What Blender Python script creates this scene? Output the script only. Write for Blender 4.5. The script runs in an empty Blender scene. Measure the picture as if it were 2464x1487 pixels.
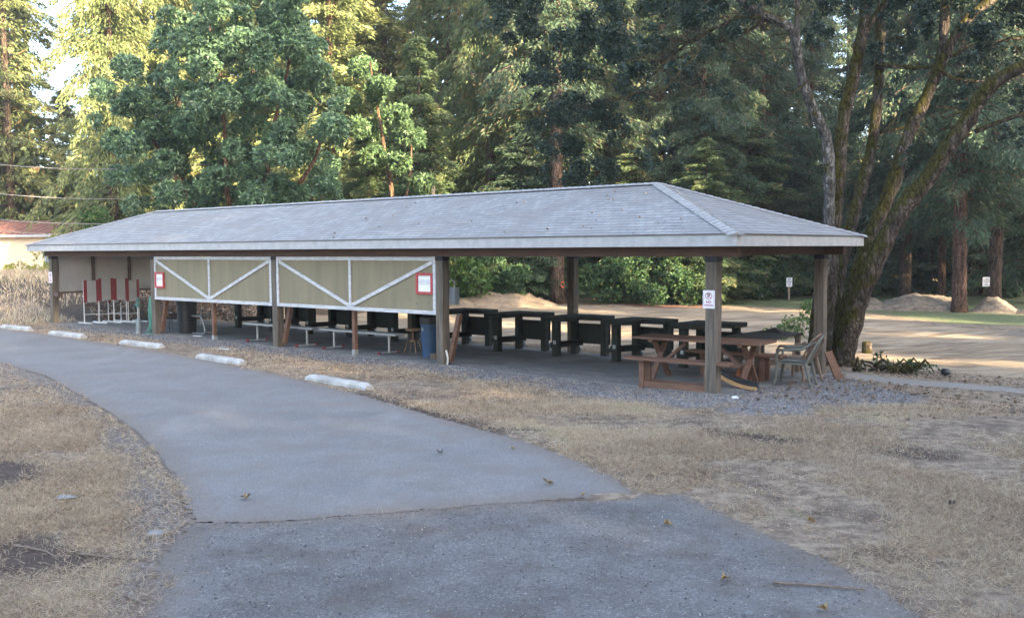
import bpy, math, random
import numpy as np
from mathutils import Vector, Matrix
C = bpy.context.scene
R = math.radians
# ------------------------------------------------------------------ camera
FPX, PITCH, ROLL, HC = 2281.0, .0627, -.0057, 2.3
cam_d = bpy.data.cameras.new('camera'); cam = bpy.data.objects.new('camera', cam_d)
C.collection.objects.link(cam); C.camera = cam
cam_d.sensor_width = 36; cam_d.lens = FPX/2464*36; cam_d.clip_end = 2000
CM = Matrix.Translation((0, 0, HC)) @ Matrix.Rotation(math.pi/2-PITCH, 4, 'X') @ Matrix.Rotation(ROLL, 4, 'Z')
cam.matrix_world = CM
# ------------------------------------------------------------------ light
SUN_DIR = Vector((.66, -.75, 0)).normalized(); SUN_EL = R(19)
C.world = bpy.data.worlds.new('World'); C.world.use_nodes = True
wn = C.world.node_tree; bg = wn.nodes['Background']; sk = wn.nodes.new('ShaderNodeTexSky')
sk.sky_type = 'NISHITA'; sk.sun_disc = False; sk.sun_elevation = SUN_EL
sk.sun_rotation = math.atan2(SUN_DIR.x, SUN_DIR.y); sk.dust_density = 3.0; sk.air_density = .85; sk.ozone_density = .5
wn.links.new(sk.outputs[0], bg.inputs[0]); bg.inputs[1].default_value = .15
sd = bpy.data.lights.new('sun', 'SUN'); sd.energy = 5.0; sd.angle = R(.5); sd.color = (1, .80, .52)
sun = bpy.data.objects.new('sun', sd); C.collection.objects.link(sun)
sv = Vector((SUN_DIR.x*math.cos(SUN_EL), SUN_DIR.y*math.cos(SUN_EL), math.sin(SUN_EL)))
sun.rotation_euler = sv.to_track_quat('Z', 'Y').to_euler(); sun.location = (30, -30, 30)
C.view_settings.view_transform = 'Standard'; C.view_settings.look = 'None'
C.view_settings.exposure = 2.9; C.view_settings.gamma = 1
C.cycles.max_bounces = 5; C.cycles.diffuse_bounces = 3; C.cycles.transmission_bounces = 3
# ------------------------------------------------------------------ frames and ground shape
AN = .8783; TH = AN-math.pi/2; X0, Y0, WD = 3.174, 14.91, 4.356
BAYS = [0, -5.90, -11.22, -16.56, -22.50]
ex = np.array([math.cos(TH), math.sin(TH)]); ey = np.array([-math.sin(TH), math.cos(TH)])
def sm(t): t = np.clip(t, 0, 1); return t*t*(3-2*t)
def to_local(x, y):
    dx, dy = np.asarray(x, float)-X0, np.asarray(y, float)-Y0
    return dx*ex[0]+dy*ex[1], dx*ey[0]+dy*ey[1]
def ground_z(x, y):
    lx, ly = to_local(x, y)
    z = -.036*np.clip(ly, 0, 12) + .0043*np.clip(-lx, 0, 23)*sm((ly+3)/3)
    x = np.asarray(x, float); b1 = 1.35*sm((-lx-23.1)/5.5)*sm((ly+1.0)/4.5)*sm((-x-9.5)/4)
    b2 = 1.0*sm((-lx-18)/5)*sm((ly-5.5)/3.5)*sm((-x-7.5)/2.5)*sm((15-ly)/4)
    return z+np.maximum(b1, b2)
def gz(x, y): return float(ground_z(x, y))
def L2W(lx, ly, z=None):
    x = X0+lx*ex[0]+ly*ey[0]; y = Y0+lx*ex[1]+ly*ey[1]
    return Vector((x, y, gz(x, y) if z is None else z))
def ray(px, py):
    d = Vector(((px-1232)/FPX, -(py-743.5)/FPX, -1)); return (CM.to_3x3() @ d)
def at(px, py, depth):
    d = ray(px, py); return Vector((0, 0, HC))+d*(depth/d.y)
def G(px, py):
    d = ray(px, py); z = 0.
    for _ in range(25):
        t = (z-HC)/d.z; z = .5*z+.5*gz(d.x*t, d.y*t)
    return Vector((d.x*t, d.y*t, z))
# ------------------------------------------------------------------ materials
def nt(name):
    m = bpy.data.materials.new(name); m.use_nodes = True
    return m, m.node_tree, m.node_tree.nodes['Principled BSDF']
def N(t, k, **kw):
    n = t.nodes.new(k)
    for a, b in kw.items():
        if a in n.inputs: n.inputs[a].default_value = b
        else: setattr(n, a, b)
    return n
def ramp(t, fac, stops):
    r = N(t, 'ShaderNodeValToRGB'); e = r.color_ramp.elements
    while len(e) < len(stops): e.new(.5)
    for k, (p, c) in enumerate(stops): e[k].position = p; e[k].color = (*c, 1)
    t.links.new(fac, r.inputs[0]); return r.outputs[0]
def mixc(t, f, a, b, mode='MIX'):
    n = N(t, 'ShaderNodeMix', data_type='RGBA', blend_type=mode)
    for i, v in ((0, f), (6, a), (7, b)):
        if isinstance(v, (int, float)): n.inputs[i].default_value = v
        elif isinstance(v, tuple): n.inputs[i].default_value = (*v, 1)
        else: t.links.new(v, n.inputs[i])
    return n.outputs[2]
def mth(t, op, a, b=0., c=None):
    n = N(t, 'ShaderNodeMath', operation=op)
    for i, v in ((0, a), (1, b), (2, c)):
        if v is None: continue
        if isinstance(v, (int, float)): n.inputs[i].default_value = v
        else: t.links.new(v, n.inputs[i])
    return n.outputs[0]
def noise(t, vec, scale, detail=4, rough=.55, scl=None):
    if scl:
        mp = N(t, 'ShaderNodeMapping'); mp.inputs['Scale'].default_value = scl; t.links.new(vec, mp.inputs[0]); vec = mp.outputs[0]
    n = N(t, 'ShaderNodeTexNoise', Scale=scale, Detail=detail, Roughness=rough); t.links.new(vec, n.inputs['Vector']); return n.outputs['Fac']
def bump(t, b, h, s=.4, d=.02):
    n = N(t, 'ShaderNodeBump', Strength=s, Distance=d); t.links.new(h, n.inputs['Height']); t.links.new(n.outputs[0], b.inputs['Normal'])
def mat(name, c1, c2=None, scale=6, scl=None, rough=.8, bs=.3, bd=.01, metal=0, detail=5, c3=None):
    m, t, b = nt(name); tc = N(t, 'ShaderNodeTexCoord').outputs['Object']
    c2 = c2 or tuple(v*.7 for v in c1)
    f = noise(t, tc, scale, detail, .6, scl)
    st = [(.32, c2), (.68, c1)] if not c3 else [(.3, c2), (.5, c1), (.7, c3)]
    t.links.new(ramp(t, f, st), b.inputs['Base Color'])
    b.inputs['Roughness'].default_value = rough; b.inputs['Metallic'].default_value = metal
    bump(t, b, noise(t, tc, scale*3, 4, .6, scl), bs, bd); return m
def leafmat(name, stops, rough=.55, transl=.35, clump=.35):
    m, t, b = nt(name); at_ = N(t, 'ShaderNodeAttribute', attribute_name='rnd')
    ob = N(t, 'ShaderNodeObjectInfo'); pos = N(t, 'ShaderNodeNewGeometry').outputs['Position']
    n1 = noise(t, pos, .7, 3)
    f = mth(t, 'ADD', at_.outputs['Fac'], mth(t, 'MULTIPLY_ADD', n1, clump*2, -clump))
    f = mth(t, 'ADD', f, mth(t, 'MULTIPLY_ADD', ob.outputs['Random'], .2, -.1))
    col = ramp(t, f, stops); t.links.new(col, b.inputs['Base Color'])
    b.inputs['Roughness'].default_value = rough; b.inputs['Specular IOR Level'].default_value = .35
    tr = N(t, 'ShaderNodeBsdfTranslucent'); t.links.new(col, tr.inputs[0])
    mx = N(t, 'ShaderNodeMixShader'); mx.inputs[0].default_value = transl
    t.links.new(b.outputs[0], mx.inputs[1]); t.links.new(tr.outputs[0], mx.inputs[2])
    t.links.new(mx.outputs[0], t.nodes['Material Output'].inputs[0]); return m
M = {}
M['post'] = mat('weathered_timber', (.165, .138, .108), (.072, .058, .046), 3, (6, 6, .6), .85, .5, .01)
M['beam'] = mat('brown_stained_beam', (.12, .07, .05), (.07, .045, .036), 3, (.8, 6, 6))
M['rafter'] = mat('rafter_timber', (.14, .10, .075), (.08, .06, .045), 3)
M['white'] = mat('white_paint_boards', (.43, .435, .44), (.33, .335, .34), 2.2, (3, 3, 3), .6, .15, .004)
M['trim'] = mat('chipped_white_trim', (.60, .61, .625), (.38, .385, .40), 6, (1, 1, 4), .6, .3, .004)
M['panel'] = mat('tan_sheathing', (.25, .215, .135), (.195, .17, .11), 1.6, (2.5, 2.5, .35), .8, .15, .003)
M['sheet'] = mat('pale_wall_sheet', (.43, .42, .415), (.34, .335, .33), 1.5, None, .8, .1, .003)
M['conc'] = mat('slab_concrete', (.22, .213, .20), (.12, .118, .112), 1.7, None, .85, .3, .006, detail=8)
M['stopc'] = mat('painted_concrete', (.48, .48, .465), (.26, .25, .235), 4, None, .8, .5, .01, detail=8)
M['bench'] = mat('dark_green_timber', (.022, .026, .017), (.012, .013, .010), 4, (3, .6, 3), .85, .4, .01)
M['redwood'] = mat('brown_picnic_timber', (.18, .092, .055), (.10, .052, .034), 4, (.6, 5, 5), .7, .4, .006)
M['greyplank'] = mat('grey_aluminium_plank', (.36, .37, .37), (.24, .25, .25), 4, None, .5, .1, .003, .3)
M['galv'] = mat('galvanised_pipe', (.42, .43, .43), (.28, .29, .29), 8, None, .45, .1, .002, .6)
M['redpl'] = mat('red_paint', (.24, .028, .035), (.17, .022, .028), 8, None, .5, .1, .002)
M['redbright'] = mat('red_frame_paint', (.48, .05, .05), (.36, .035, .04), 8, None, .5, .1, .002)
M['paper'] = mat('white_paper', (.80, .82, .86), (.74, .76, .80), 3, None, .5, .02, .001)
M['ink'] = mat('grey_ink', (.20, .21, .25), (.14, .15, .18), 8, None, .6, .0, .001)
M['black'] = mat('black_ink', (.02, .02, .025), (.015, .015, .02), 8)
M['signred'] = mat('sign_red', (.42, .05, .10), (.34, .04, .08), 8)
M['pwhite'] = mat('white_pipe', (.66, .67, .66), (.50, .50, .48), 9, None, .5, .1, .002)
M['blue'] = mat('blue_plastic', (.025, .075, .17), (.018, .055, .12), 6, None, .45, .05, .002)
M['blackpl'] = mat('black_plastic', (.022, .024, .03), (.012, .013, .016), 6, None, .4, .2, .01)
M['rust'] = mat('rusty_steel', (.32, .20, .13), (.16, .09, .06), 14, None, .8, .3, .003)
M['hose'] = mat('green_hose_rubber', (.09, .30, .24), (.06, .2, .16), 9, None, .45, .05, .002)
M['faucet'] = mat('green_painted_valve', (.05, .14, .12), (.03, .09, .08), 12)
M['greybox'] = mat('grey_steel_box', (.22, .26, .28), (.17, .20, .22), 6, None, .5, .05, .002, .3)
M['plchair'] = mat('dirty_resin', (.17, .178, .155), (.09, .095, .08), 9, None, .6, .2, .003)
M['plchair2'] = mat('stained_resin', (.22, .16, .12), (.13, .09, .07), 9, None, .6, .2, .003)
M['worktop'] = mat('black_tabletop', (.018, .017, .014), (.01, .01, .008), 5)
M['yellowwood'] = mat('varnished_wood', (.50, .33, .15), (.36, .20, .09), 8, (1, 6, 6))
M['orange'] = mat('orange_wood', (.42, .15, .07), (.28, .10, .05), 8)
M['bark_m'] = None
M['woodpole'] = mat('pole_wood', (.36, .29, .22), (.24, .19, .14), 6, (6, 6, .5))
M['stone'] = mat('pale_stone', (.27, .275, .27), (.18, .185, .18), 12)
M['deadleaf'] = mat('dry_leaf', (.38, .27, .12), (.20, .13, .06), 25)
M['darkleaf'] = mat('dark_dry_leaf', (.09, .06, .05), (.05, .035, .03), 25)
M['twig'] = mat('twig_bark', (.22, .17, .13), (.13, .10, .08), 20)
M['hwall'] = mat('house_wall', (.66, .55, .40), (.62, .51, .37), 2)
M['hroof'] = mat('rusty_metal_roof', (.30, .15, .115), (.23, .12, .10), 1.2, None, .5, .05, .003)
M['glass'] = mat('window_glass', (.20, .26, .32), (.14, .20, .26), 1, None, .12, 0, .001)
M['fence'] = mat('fence_boards', (.36, .33, .26), (.26, .24, .19), 4)
M['wire'] = mat('pale_cable', (.30, .28, .27), (.25, .24, .23), 2)
M['orangepaint'] = mat('orange_marker_paint', (.85, .16, .05), (.7, .12, .04), 20)
M['spoil'] = mat('spoil_soil', (.36, .29, .22), (.15, .12, .09), 4.0, None, .95, 1.0, .15, detail=9)
M['sandpile'] = mat('sand_pile', (.32, .25, .175), (.17, .13, .095), 3.0, None, .95, 1.0, .12, detail=9)
FM = {}
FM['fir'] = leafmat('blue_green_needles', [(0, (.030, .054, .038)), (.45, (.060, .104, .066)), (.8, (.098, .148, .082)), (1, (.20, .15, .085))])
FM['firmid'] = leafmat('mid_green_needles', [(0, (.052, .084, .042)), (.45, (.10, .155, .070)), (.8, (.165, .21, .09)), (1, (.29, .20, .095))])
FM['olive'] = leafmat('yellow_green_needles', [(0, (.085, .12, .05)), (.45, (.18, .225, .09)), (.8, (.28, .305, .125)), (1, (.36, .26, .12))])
FM['madrone'] = leafmat('glossy_evergreen_leaves', [(0, (.060, .105, .066)), (.45, (.118, .200, .120)), (.8, (.18, .285, .145)), (1, (.27, .38, .14))], .28, .22, .2)
FM['madrone2'] = leafmat('light_evergreen_leaves', [(0, (.055, .10, .05)), (.45, (.10, .17, .08)), (.8, (.15, .23, .10)), (1, (.24, .28, .12))], .4, .3, .2)
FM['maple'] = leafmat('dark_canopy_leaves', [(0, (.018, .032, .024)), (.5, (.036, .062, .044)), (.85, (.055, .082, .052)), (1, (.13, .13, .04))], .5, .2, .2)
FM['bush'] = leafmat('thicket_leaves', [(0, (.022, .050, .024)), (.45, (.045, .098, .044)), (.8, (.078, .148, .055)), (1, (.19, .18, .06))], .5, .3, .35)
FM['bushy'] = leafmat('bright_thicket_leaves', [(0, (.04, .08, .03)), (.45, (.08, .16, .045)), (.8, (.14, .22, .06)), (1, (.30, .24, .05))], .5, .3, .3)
FM['yellowbush'] = leafmat('golden_leaves', [(0, (.22, .26, .04)), (.6, (.40, .42, .06)), (1, (.5, .45, .1))])
FM['straw'] = leafmat('dry_grass_blades', [(0, (.22, .155, .108)), (.35, (.46, .36, .25)), (.8, (.66, .56, .41)), (1, (.20, .22, .09))], .8, .3, .25)
FM['greengrass'] = leafmat('green_grass_blades', [(0, (.05, .10, .03)), (.6, (.11, .19, .05)), (1, (.22, .24, .09))], .8, .3, .2)
FM['litter'] = leafmat('brown_leaf_litter', [(0, (.05, .04, .03)), (.5, (.14, .10, .07)), (.85, (.26, .19, .14)), (1, (.42, .36, .32))], .8, .1, .2)
FM['litter'].name = 'brown_leaf_litter'
def barkmat(name, c1, c2, moss=None, fis=.5, ms=1.6, mlo=.5):
    m, t, b = nt(name); tc = N(t, 'ShaderNodeTexCoord').outputs['Object']
    f = noise(t, tc, 11, 8, .72, (1, 1, .22)); col = ramp(t, f, [(.38, c2), (.58, c1)])
    f2 = noise(t, tc, 4.5, 7, .78, (1.2, 1.2, .7))
    pale = tuple(min(.5, v*2.1) for v in c1)
    col = mixc(t, ramp(t, f2, [(.55, (0, 0, 0)), (.60, (.85, .85, .85))]), col, pale) if moss else col
    vo = N(t, 'ShaderNodeTexVoronoi', Scale=9., feature='DISTANCE_TO_EDGE'); mp = N(t, 'ShaderNodeMapping'); mp.inputs['Scale'].default_value = (1.2, 1.2, .3); ad = N(t, 'ShaderNodeVectorMath', operation='ADD')
    nn = N(t, 'ShaderNodeTexNoise', Scale=6., Detail=4.); t.links.new(tc, nn.inputs['Vector']); sc = N(t, 'ShaderNodeVectorMath', operation='SCALE'); sc.inputs['Scale'].default_value = .12
    t.links.new(nn.outputs['Color'], sc.inputs[0]); t.links.new(tc, ad.inputs[0]); t.links.new(sc.outputs[0], ad.inputs[1]); t.links.new(ad.outputs[0], mp.inputs[0]); t.links.new(mp.outputs[0], vo.inputs['Vector'])
    crack = ramp(t, vo.outputs['Distance'], [(.0, (.25, .22, .2)), (.12, (1, 1, 1))])
    if moss:
        g = N(t, 'ShaderNodeNewGeometry'); sp = N(t, 'ShaderNodeSeparateXYZ'); t.links.new(g.outputs['Normal'], sp.inputs[0])
        k = mth(t, 'ADD', noise(t, tc, ms, 9, .78), mth(t, 'MULTIPLY_ADD', sp.outputs[2], .20, mth(t, 'MULTIPLY', sp.outputs[0], -.08)))
        mc = mixc(t, ramp(t, noise(t, tc, 24, 5, .8), [(.35, (0, 0, 0)), (.65, (1, 1, 1))]), tuple(v*.45 for v in moss), tuple(v*1.35 for v in moss))
        col = mixc(t, ramp(t, k, [(mlo, (0, 0, 0)), (mlo+.10, (1, 1, 1))]), col, mc)
    col = mixc(t, .8, col, crack, 'MULTIPLY')
    t.links.new(col, b.inputs['Base Color']); b.inputs['Roughness'].default_value = .95; b.inputs['Specular IOR Level'].default_value = .15
    bump(t, b, mth(t, 'ADD', noise(t, tc, 14, 8, .75, (1, 1, .3)), mth(t, 'MULTIPLY', vo.outputs['Distance'], 1.5)), 1., .06+.05*fis); return m
M['bark_m'] = barkmat('mossy_maple_bark', (.15, .125, .105), (.05, .04, .033), (.085, .078, .022), .6, 1.6, .47)
M['bark_pale'] = barkmat('pale_lichen_bark', (.17, .165, .155), (.065, .058, .052), (.09, .078, .024), .5, 1.3, .53)
M['bark_fir'] = barkmat('ridged_fir_bark', (.17, .12, .095), (.045, .034, .03), None, 1.0)
M['bark_red'] = barkmat('red_brown_fir_bark', (.20, .125, .095), (.075, .045, .035), None, 1.2)
M['bark_mad'] = barkmat('smooth_brown_bark', (.22, .14, .09), (.10, .065, .045), None, .2)
# ------------------------------------------------------------------ mesh helpers
class MB:
    def __init__(s): s.v = []; s.f = []; s.uv = None
    def add(s, vs, fs):
        n = len(s.v); s.v += [tuple(v) for v in vs]; s.f += [tuple(i+n for i in f) for f in fs]; return s
    def box(s, c, d, rot=None, bev=0):
        x, y, z = [k/2 for k in d]; vs = [Vector((a*x, b*y, e*z)) for e in (-1, 1) for a, b in ((-1, -1), (1, -1), (1, 1), (-1, 1))]
        if rot is not None: vs = [rot @ v for v in vs]
        c = Vector(c); return s.add([v+c for v in vs], [(3, 2, 1, 0), (4, 5, 6, 7), (0, 1, 5, 4), (1, 2, 6, 5), (2, 3, 7, 6), (3, 0, 4, 7)])
    def bar(s, a, b, w, h, up=(0, 0, 1)):      # a box beam from a to b
        a, b = Vector(a), Vector(b); d = (b-a); L = d.length; d.normalize(); u = Vector(up)
        sd_ = d.cross(u)
        if sd_.length < 1e-4: sd_ = d.cross(Vector((0, 1, 0)))
        sd_.normalize(); u = sd_.cross(d); rot = Matrix((sd_, d, u)).transposed()
        return s.box((a+b)/2, (w, L, h), rot)
    def tube(s, pts, rad, n=10, cap=True, jit=0, rs=None):
        pts = [Vector(p) for p in pts]
        if isinstance(rad, (int, float)): rad = [rad]*len(pts)
        base = len(s.v); pu = None
        for k, p in enumerate(pts):
            d = (pts[min(k+1, len(pts)-1)]-pts[max(k-1, 0)]).normalized()
            if pu is None: pu = d.cross(Vector((0, 0, 1))) if abs(d.z) < .9 else d.cross(Vector((0, 1, 0)))
            pu = (pu-d*pu.dot(d)).normalized(); w = d.cross(pu)
            for j in range(n):
                a = 2*math.pi*j/n; r = rad[k]*(1+(rs.uniform(-jit, jit) if jit else 0))
                s.v.append(tuple(p+(pu*math.cos(a)+w*math.sin(a))*r))
        for k in range(len(pts)-1):
            for j in range(n):
                a = base+k*n+j; b2 = base+k*n+(j+1) % n; s.f.append((a, b2, b2+n, a+n))
        if cap:
            s.f.append(tuple(base+j for j in reversed(range(n)))); s.f.append(tuple(base+(len(pts)-1)*n+j for j in range(n)))
        return s
    def lathe(s, prof, c=(0, 0, 0), n=24):
        c = Vector(c); return s.tube_raw(prof, c, n)
    def tube_raw(s, prof, c, n):
        base = len(s.v)
        for r, z in prof:
            for j in range(n):
                a = 2*math.pi*j/n; s.v.append((c.x+r*math.cos(a), c.y+r*math.sin(a), c.z+z))
        for k in range(len(prof)-1):
            for j in range(n):
                a = base+k*n+j; b2 = base+k*n+(j+1) % n; s.f.append((a, b2, b2+n, a+n))
        s.f.append(tuple(base+j for j in reversed(range(n)))); s.f.append(tuple(base+(len(prof)-1)*n+j for j in range(n)))
        return s
    def prism(s, poly, z0, z1, rot=None, c=(0, 0, 0)):
        n = len(poly); vs = [Vector((x, y, z)) for z in (z0, z1) for x, y in poly]
        if rot is not None: vs = [rot @ v for v in vs]
        vs = [v+Vector(c) for v in vs]
        return s.add(vs, [tuple(reversed(range(n))), tuple(range(n, 2*n))]+[(i, (i+1) % n, (i+1) % n+n, i+n) for i in range(n)])
    def build(s, name, m, parent=None, loc=None, rz=None, bev=0, smooth=False):
        me = bpy.data.meshes.new(name); me.from_pydata(s.v, [], s.f); me.update()
        me.materials.append(m)
        if smooth: me.polygons.foreach_set('use_smooth', [True]*len(me.polygons))
        o = bpy.data.objects.new(name, me); C.collection.objects.link(o)
        if parent: o.parent = parent
        if loc is not None: o.location = loc
        if rz is not None: o.rotation_euler.z = rz
        if bev:
            b = o.modifiers.new('bevel', 'BEVEL'); b.width = bev; b.segments = 2; b.limit_method = 'ANGLE'
        return o
def tag(o, label=None, cat=None, group=None, kind=None):
    for k, v in (('label', label), ('category', cat), ('group', group), ('kind', kind)):
        if v: o[k] = v
    return o
def thing(name, label, cat, loc=(0, 0, 0), rz=0, group=None, scale=None):
    o = bpy.data.objects.new(name, None); C.collection.objects.link(o); o.location = loc; o.rotation_euler = (0, 0, rz)
    o.empty_display_size = .2
    if scale: o.scale = scale
    return tag(o, label, cat, group)
def dup(root, loc, rz, label, scale=None, mats=None):
    r = root.copy(); C.collection.objects.link(r); r.location = loc; r.rotation_euler = (0, 0, rz); r['label'] = label
    if scale: r.scale = scale
    for ch in list(root.children):
        c = ch.copy(); C.collection.objects.link(c); c.parent = r
        for g in ch.children:
            d = g.copy(); C.collection.objects.link(d); d.parent = c
    return r
def S(lx, ly, z=None):                # a point standing on the slab
    p = L2W(lx, ly); p.z += .02 if z is None else z; return p
def quads(name, V, m, parent=None, rnd=None, loc=None):
    V = np.ascontiguousarray(V, dtype=np.float32); n = len(V); me = bpy.data.meshes.new(name)
    me.vertices.add(n*4); me.vertices.foreach_set('co', V.ravel())
    me.loops.add(n*4); me.loops.foreach_set('vertex_index', np.arange(n*4, dtype=np.int32))
    me.polygons.add(n); me.polygons.foreach_set('loop_start', np.arange(0, n*4, 4, dtype=np.int32))
    a = me.attributes.new('rnd', 'FLOAT', 'FACE')
    a.data.foreach_set('value', (np.random.RandomState(n).rand(n) if rnd is None else rnd).astype(np.float32))
    me.materials.append(m); me.update(calc_edges=True)
    o = bpy.data.objects.new(name, me); C.collection.objects.link(o)
    if parent: o.parent = parent
    if loc is not None: o.location = loc
    return o
def norm(a): return a/(np.linalg.norm(a, axis=-1, keepdims=True)+1e-9)
def rhomb(c, a, ln, wd, rs, twist=1.):       # leaf quads: centre, axis, length, width
    a = norm(a); r = norm(rs.normal(size=a.shape)*twist+np.array([0, 0, .6])); b = norm(np.cross(a, r))
    ln = np.asarray(ln).reshape(-1, 1)/2; wd = np.asarray(wd).reshape(-1, 1)/2
    return np.stack([c-a*ln, c+b*wd-a*ln*.15, c+a*ln, c-b*wd-a*ln*.15], 1)
def vnoise(x, y, s, seed=0):
    x = np.asarray(x)*s; y = np.asarray(y)*s; xi = np.floor(x).astype(int); yi = np.floor(y).astype(int)
    fx, fy = x-xi, y-yi; fx = fx*fx*(3-2*fx); fy = fy*fy*(3-2*fy)
    T = np.random.RandomState(seed).rand(64, 64)
    g = lambda a, b: T[a % 64, b % 64]
    return (g(xi, yi)*(1-fx)+g(xi+1, yi)*fx)*(1-fy)+(g(xi, yi+1)*(1-fx)+g(xi+1, yi+1)*fx)*fy
def fbm(x, y, s, seed=0): return sum(vnoise(x, y, s*2**k, seed+k)*.5**k for k in range(4))/1.875
def sdist(poly, x, y):                        # >0 inside
    P = np.array(poly, float); x = np.asarray(x, float).ravel(); y = np.asarray(y, float).ravel()
    best = np.full(x.shape, 1e9); ins = np.zeros(x.shape, bool)
    for i in range(len(P)):
        a, b = P[i], P[(i+1) % len(P)]; e = b-a; L = max((e**2).sum(), 1e-9)
        t = np.clip(((x-a[0])*e[0]+(y-a[1])*e[1])/L, 0, 1)
        best = np.minimum(best, np.hypot(x-a[0]-t*e[0], y-a[1]-t*e[1]))
        c = (a[1] > y) != (b[1] > y)
        with np.errstate(divide='ignore', invalid='ignore'): xc = a[0]+(y-a[1])/(b[1]-a[1]+1e-12)*e[0]
        ins ^= c & (x < xc)
    return np.where(ins, best, -best)
def GP(pl): return [tuple(G(*p)[:2]) for p in pl]
# ------------------------------------------------------------------ ground zones (outlines on the ground)
road_l = [(-500, 812), (0, 873), (110, 905), (180, 945), (250, 985), (330, 1040), (385, 1100), (425, 1160), (445, 1210), (470, 1258)]
road_b = [(590, 1259), (700, 1254), (850, 1240), (1004, 1230), (1148, 1216), (1399, 1198), (1522, 1190)]
road_r = [(1490, 1160), (1420, 1125), (1350, 1095), (1250, 1060), (1150, 1032), (1050, 1005), (960, 978), (880, 955), (800, 935), (720, 915), (600, 889), (480, 865), (400, 850), (300, 834), (200, 819), (100, 804), (0, 792), (-500, 745)]
ROAD = GP(road_l+road_b+road_r)
APRON = GP([(470, 1256), (430, 1290), (390, 1340), (370, 1400), (350, 1487), (280, 1650), (150, 1900), (-200, 2600), (3200, 2600), (2700, 1900), (2400, 1620), (2230, 1500), (2130, 1420), (2050, 1378), (1950, 1335), (1850, 1288), (1780, 1256), (1700, 1212), (1640, 1190), (1522, 1188)]+list(reversed([(x, y-2) for x, y in road_b])))
SHOULD = GP([(-500, 812), (0, 873), (110, 905), (180, 945), (250, 985), (330, 1040), (385, 1100), (425, 1160), (445, 1210), (470, 1258), (430, 1290), (390, 1340), (370, 1400), (350, 1487), (280, 1650), (150, 1900), (-60, 1900), (100, 1650), (230, 1487), (300, 1380), (300, 1280), (280, 1180), (255, 1090), (210, 1020), (150, 960), (80, 920), (0, 890), (-500, 825)])
GRAV = GP([(120, 774), (378, 800), (670, 830), (1067, 868), (1715, 935), (1800, 905), (1960, 880), (2010, 900), (2140, 938), (2230, 955), (2180, 975), (2080, 985), (1950, 995), (1820, 998), (1680, 985), (1520, 968), (1380, 948), (1250, 925), (1100, 905), (980, 890), (860, 878), (740, 862), (620, 850), (480, 832), (330, 815), (150, 794)])
SAND = GP([(380, 742), (700, 735), (1060, 725), (1350, 731), (1500, 738), (1800, 746), (2070, 752), (2250, 785), (2464, 800), (2900, 850), (2900, 960), (2464, 915), (2250, 890), (2070, 872), (1990, 860), (1800, 850), (1300, 830), (700, 800), (380, 790)])
GREEN = GP([(1330, 724), (1500, 719), (1700, 716), (2050, 712), (2600, 715), (2700, 790), (2464, 783), (2300, 778), (2180, 764), (2060, 748), (1800, 737), (1500, 730)])
PATH = GP([(2030, 893), (2120, 905), (2280, 918), (2464, 938), (2700, 960), (2700, 985), (2464, 949), (2280, 934), (2160, 925), (2040, 910)])
REDP = GP([(1470, 733), (1560, 731), (1700, 733), (1790, 738), (1700, 741), (1560, 740)])
DIRTS = [GP([(1640, 1035), (1720, 1030), (1900, 1045), (2100, 1062), (2250, 1085), (2330, 1108), (2260, 1112), (2080, 1095), (1880, 1075), (1700, 1052)]),
         GP([(860, 938), (960, 962), (1100, 1000), (1230, 1030), (1190, 1050), (1050, 1018), (930, 980), (850, 955)]),
         GP([(-100, 1105), (60, 1110), (130, 1125), (90, 1160), (0, 1180), (-100, 1190)]),
         GP([(-100, 1300), (120, 1290), (270, 1330), (240, 1370), (60, 1400), (-100, 1400)])]
FIELD = GP([(2060, 765), (2300, 790), (2464, 800), (2464, 925), (2250, 905), (2090, 890), (2050, 860)])
def axis(lo, a, b, hi, fine, coarse0):
    out = list(np.arange(a, b, fine)); s = coarse0; x = a
    while x > lo: x -= s; s *= 1.22; out.insert(0, x)
    s = coarse0; x = out[-1]
    while x < hi: x += s; s *= 1.22; out.append(x)
    return np.array(out)
gx = axis(-125, -16, 17, 125, .16, .25); gy = axis(-95, 3, 34, 125, .16, .25)
GX, GY = np.meshgrid(gx, gy); fx, fy = GX.ravel(), GY.ravel()
def zone(p, w): return np.clip(sdist(p, fx, fy)/w*.5+.5, 0, 1)
lx_, ly_ = to_local(fx, fy)
zz = ground_z(fx, fy)
hump = (fbm(fx, fy, .5, 3)-.5)*.07+(fbm(fx, fy, 2.2, 9)-.5)*.03
near_flat = np.maximum.reduce([zone(ROAD, .5), zone(APRON, .5), np.clip(1.2-np.maximum(np.maximum(-lx_-23, lx_-.6), np.maximum(-ly_-.3, ly_-4.8)), 0, 1)])
m_grav = zone(GRAV, .7); m_sand = zone(SAND, 1.2)
zz = zz+np.clip(hump, -.045, .04)*(1-near_flat)*(1-.6*m_grav)-.006*near_flat
zz += (ly_ > 6)*(np.sin(ly_*5+fbm(fx, fy, .4, 5)*9)*.03)*m_sand          # ruts in the sand field
nx, ny = len(gx), len(gy)
me = bpy.data.meshes.new('ground'); V = np.stack([fx, fy, zz], 1).astype(np.float32)
me.vertices.add(len(V)); me.vertices.foreach_set('co', V.ravel())
i0 = (np.arange(ny-1)[:, None]*nx+np.arange(nx-1)[None]).ravel(); F = np.stack([i0, i0+1, i0+1+nx, i0+nx], 1).astype(np.int32)
me.loops.add(F.size); me.loops.foreach_set('vertex_index', F.ravel()); me.polygons.add(len(F)); me.polygons.foreach_set('loop_start', np.arange(0, F.size, 4, dtype=np.int32))
me.polygons.foreach_set('use_smooth', np.ones(len(F), bool))
m_should = zone(SHOULD, .35); m_dirt = np.maximum.reduce([zone(d, .5) for d in DIRTS])
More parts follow.
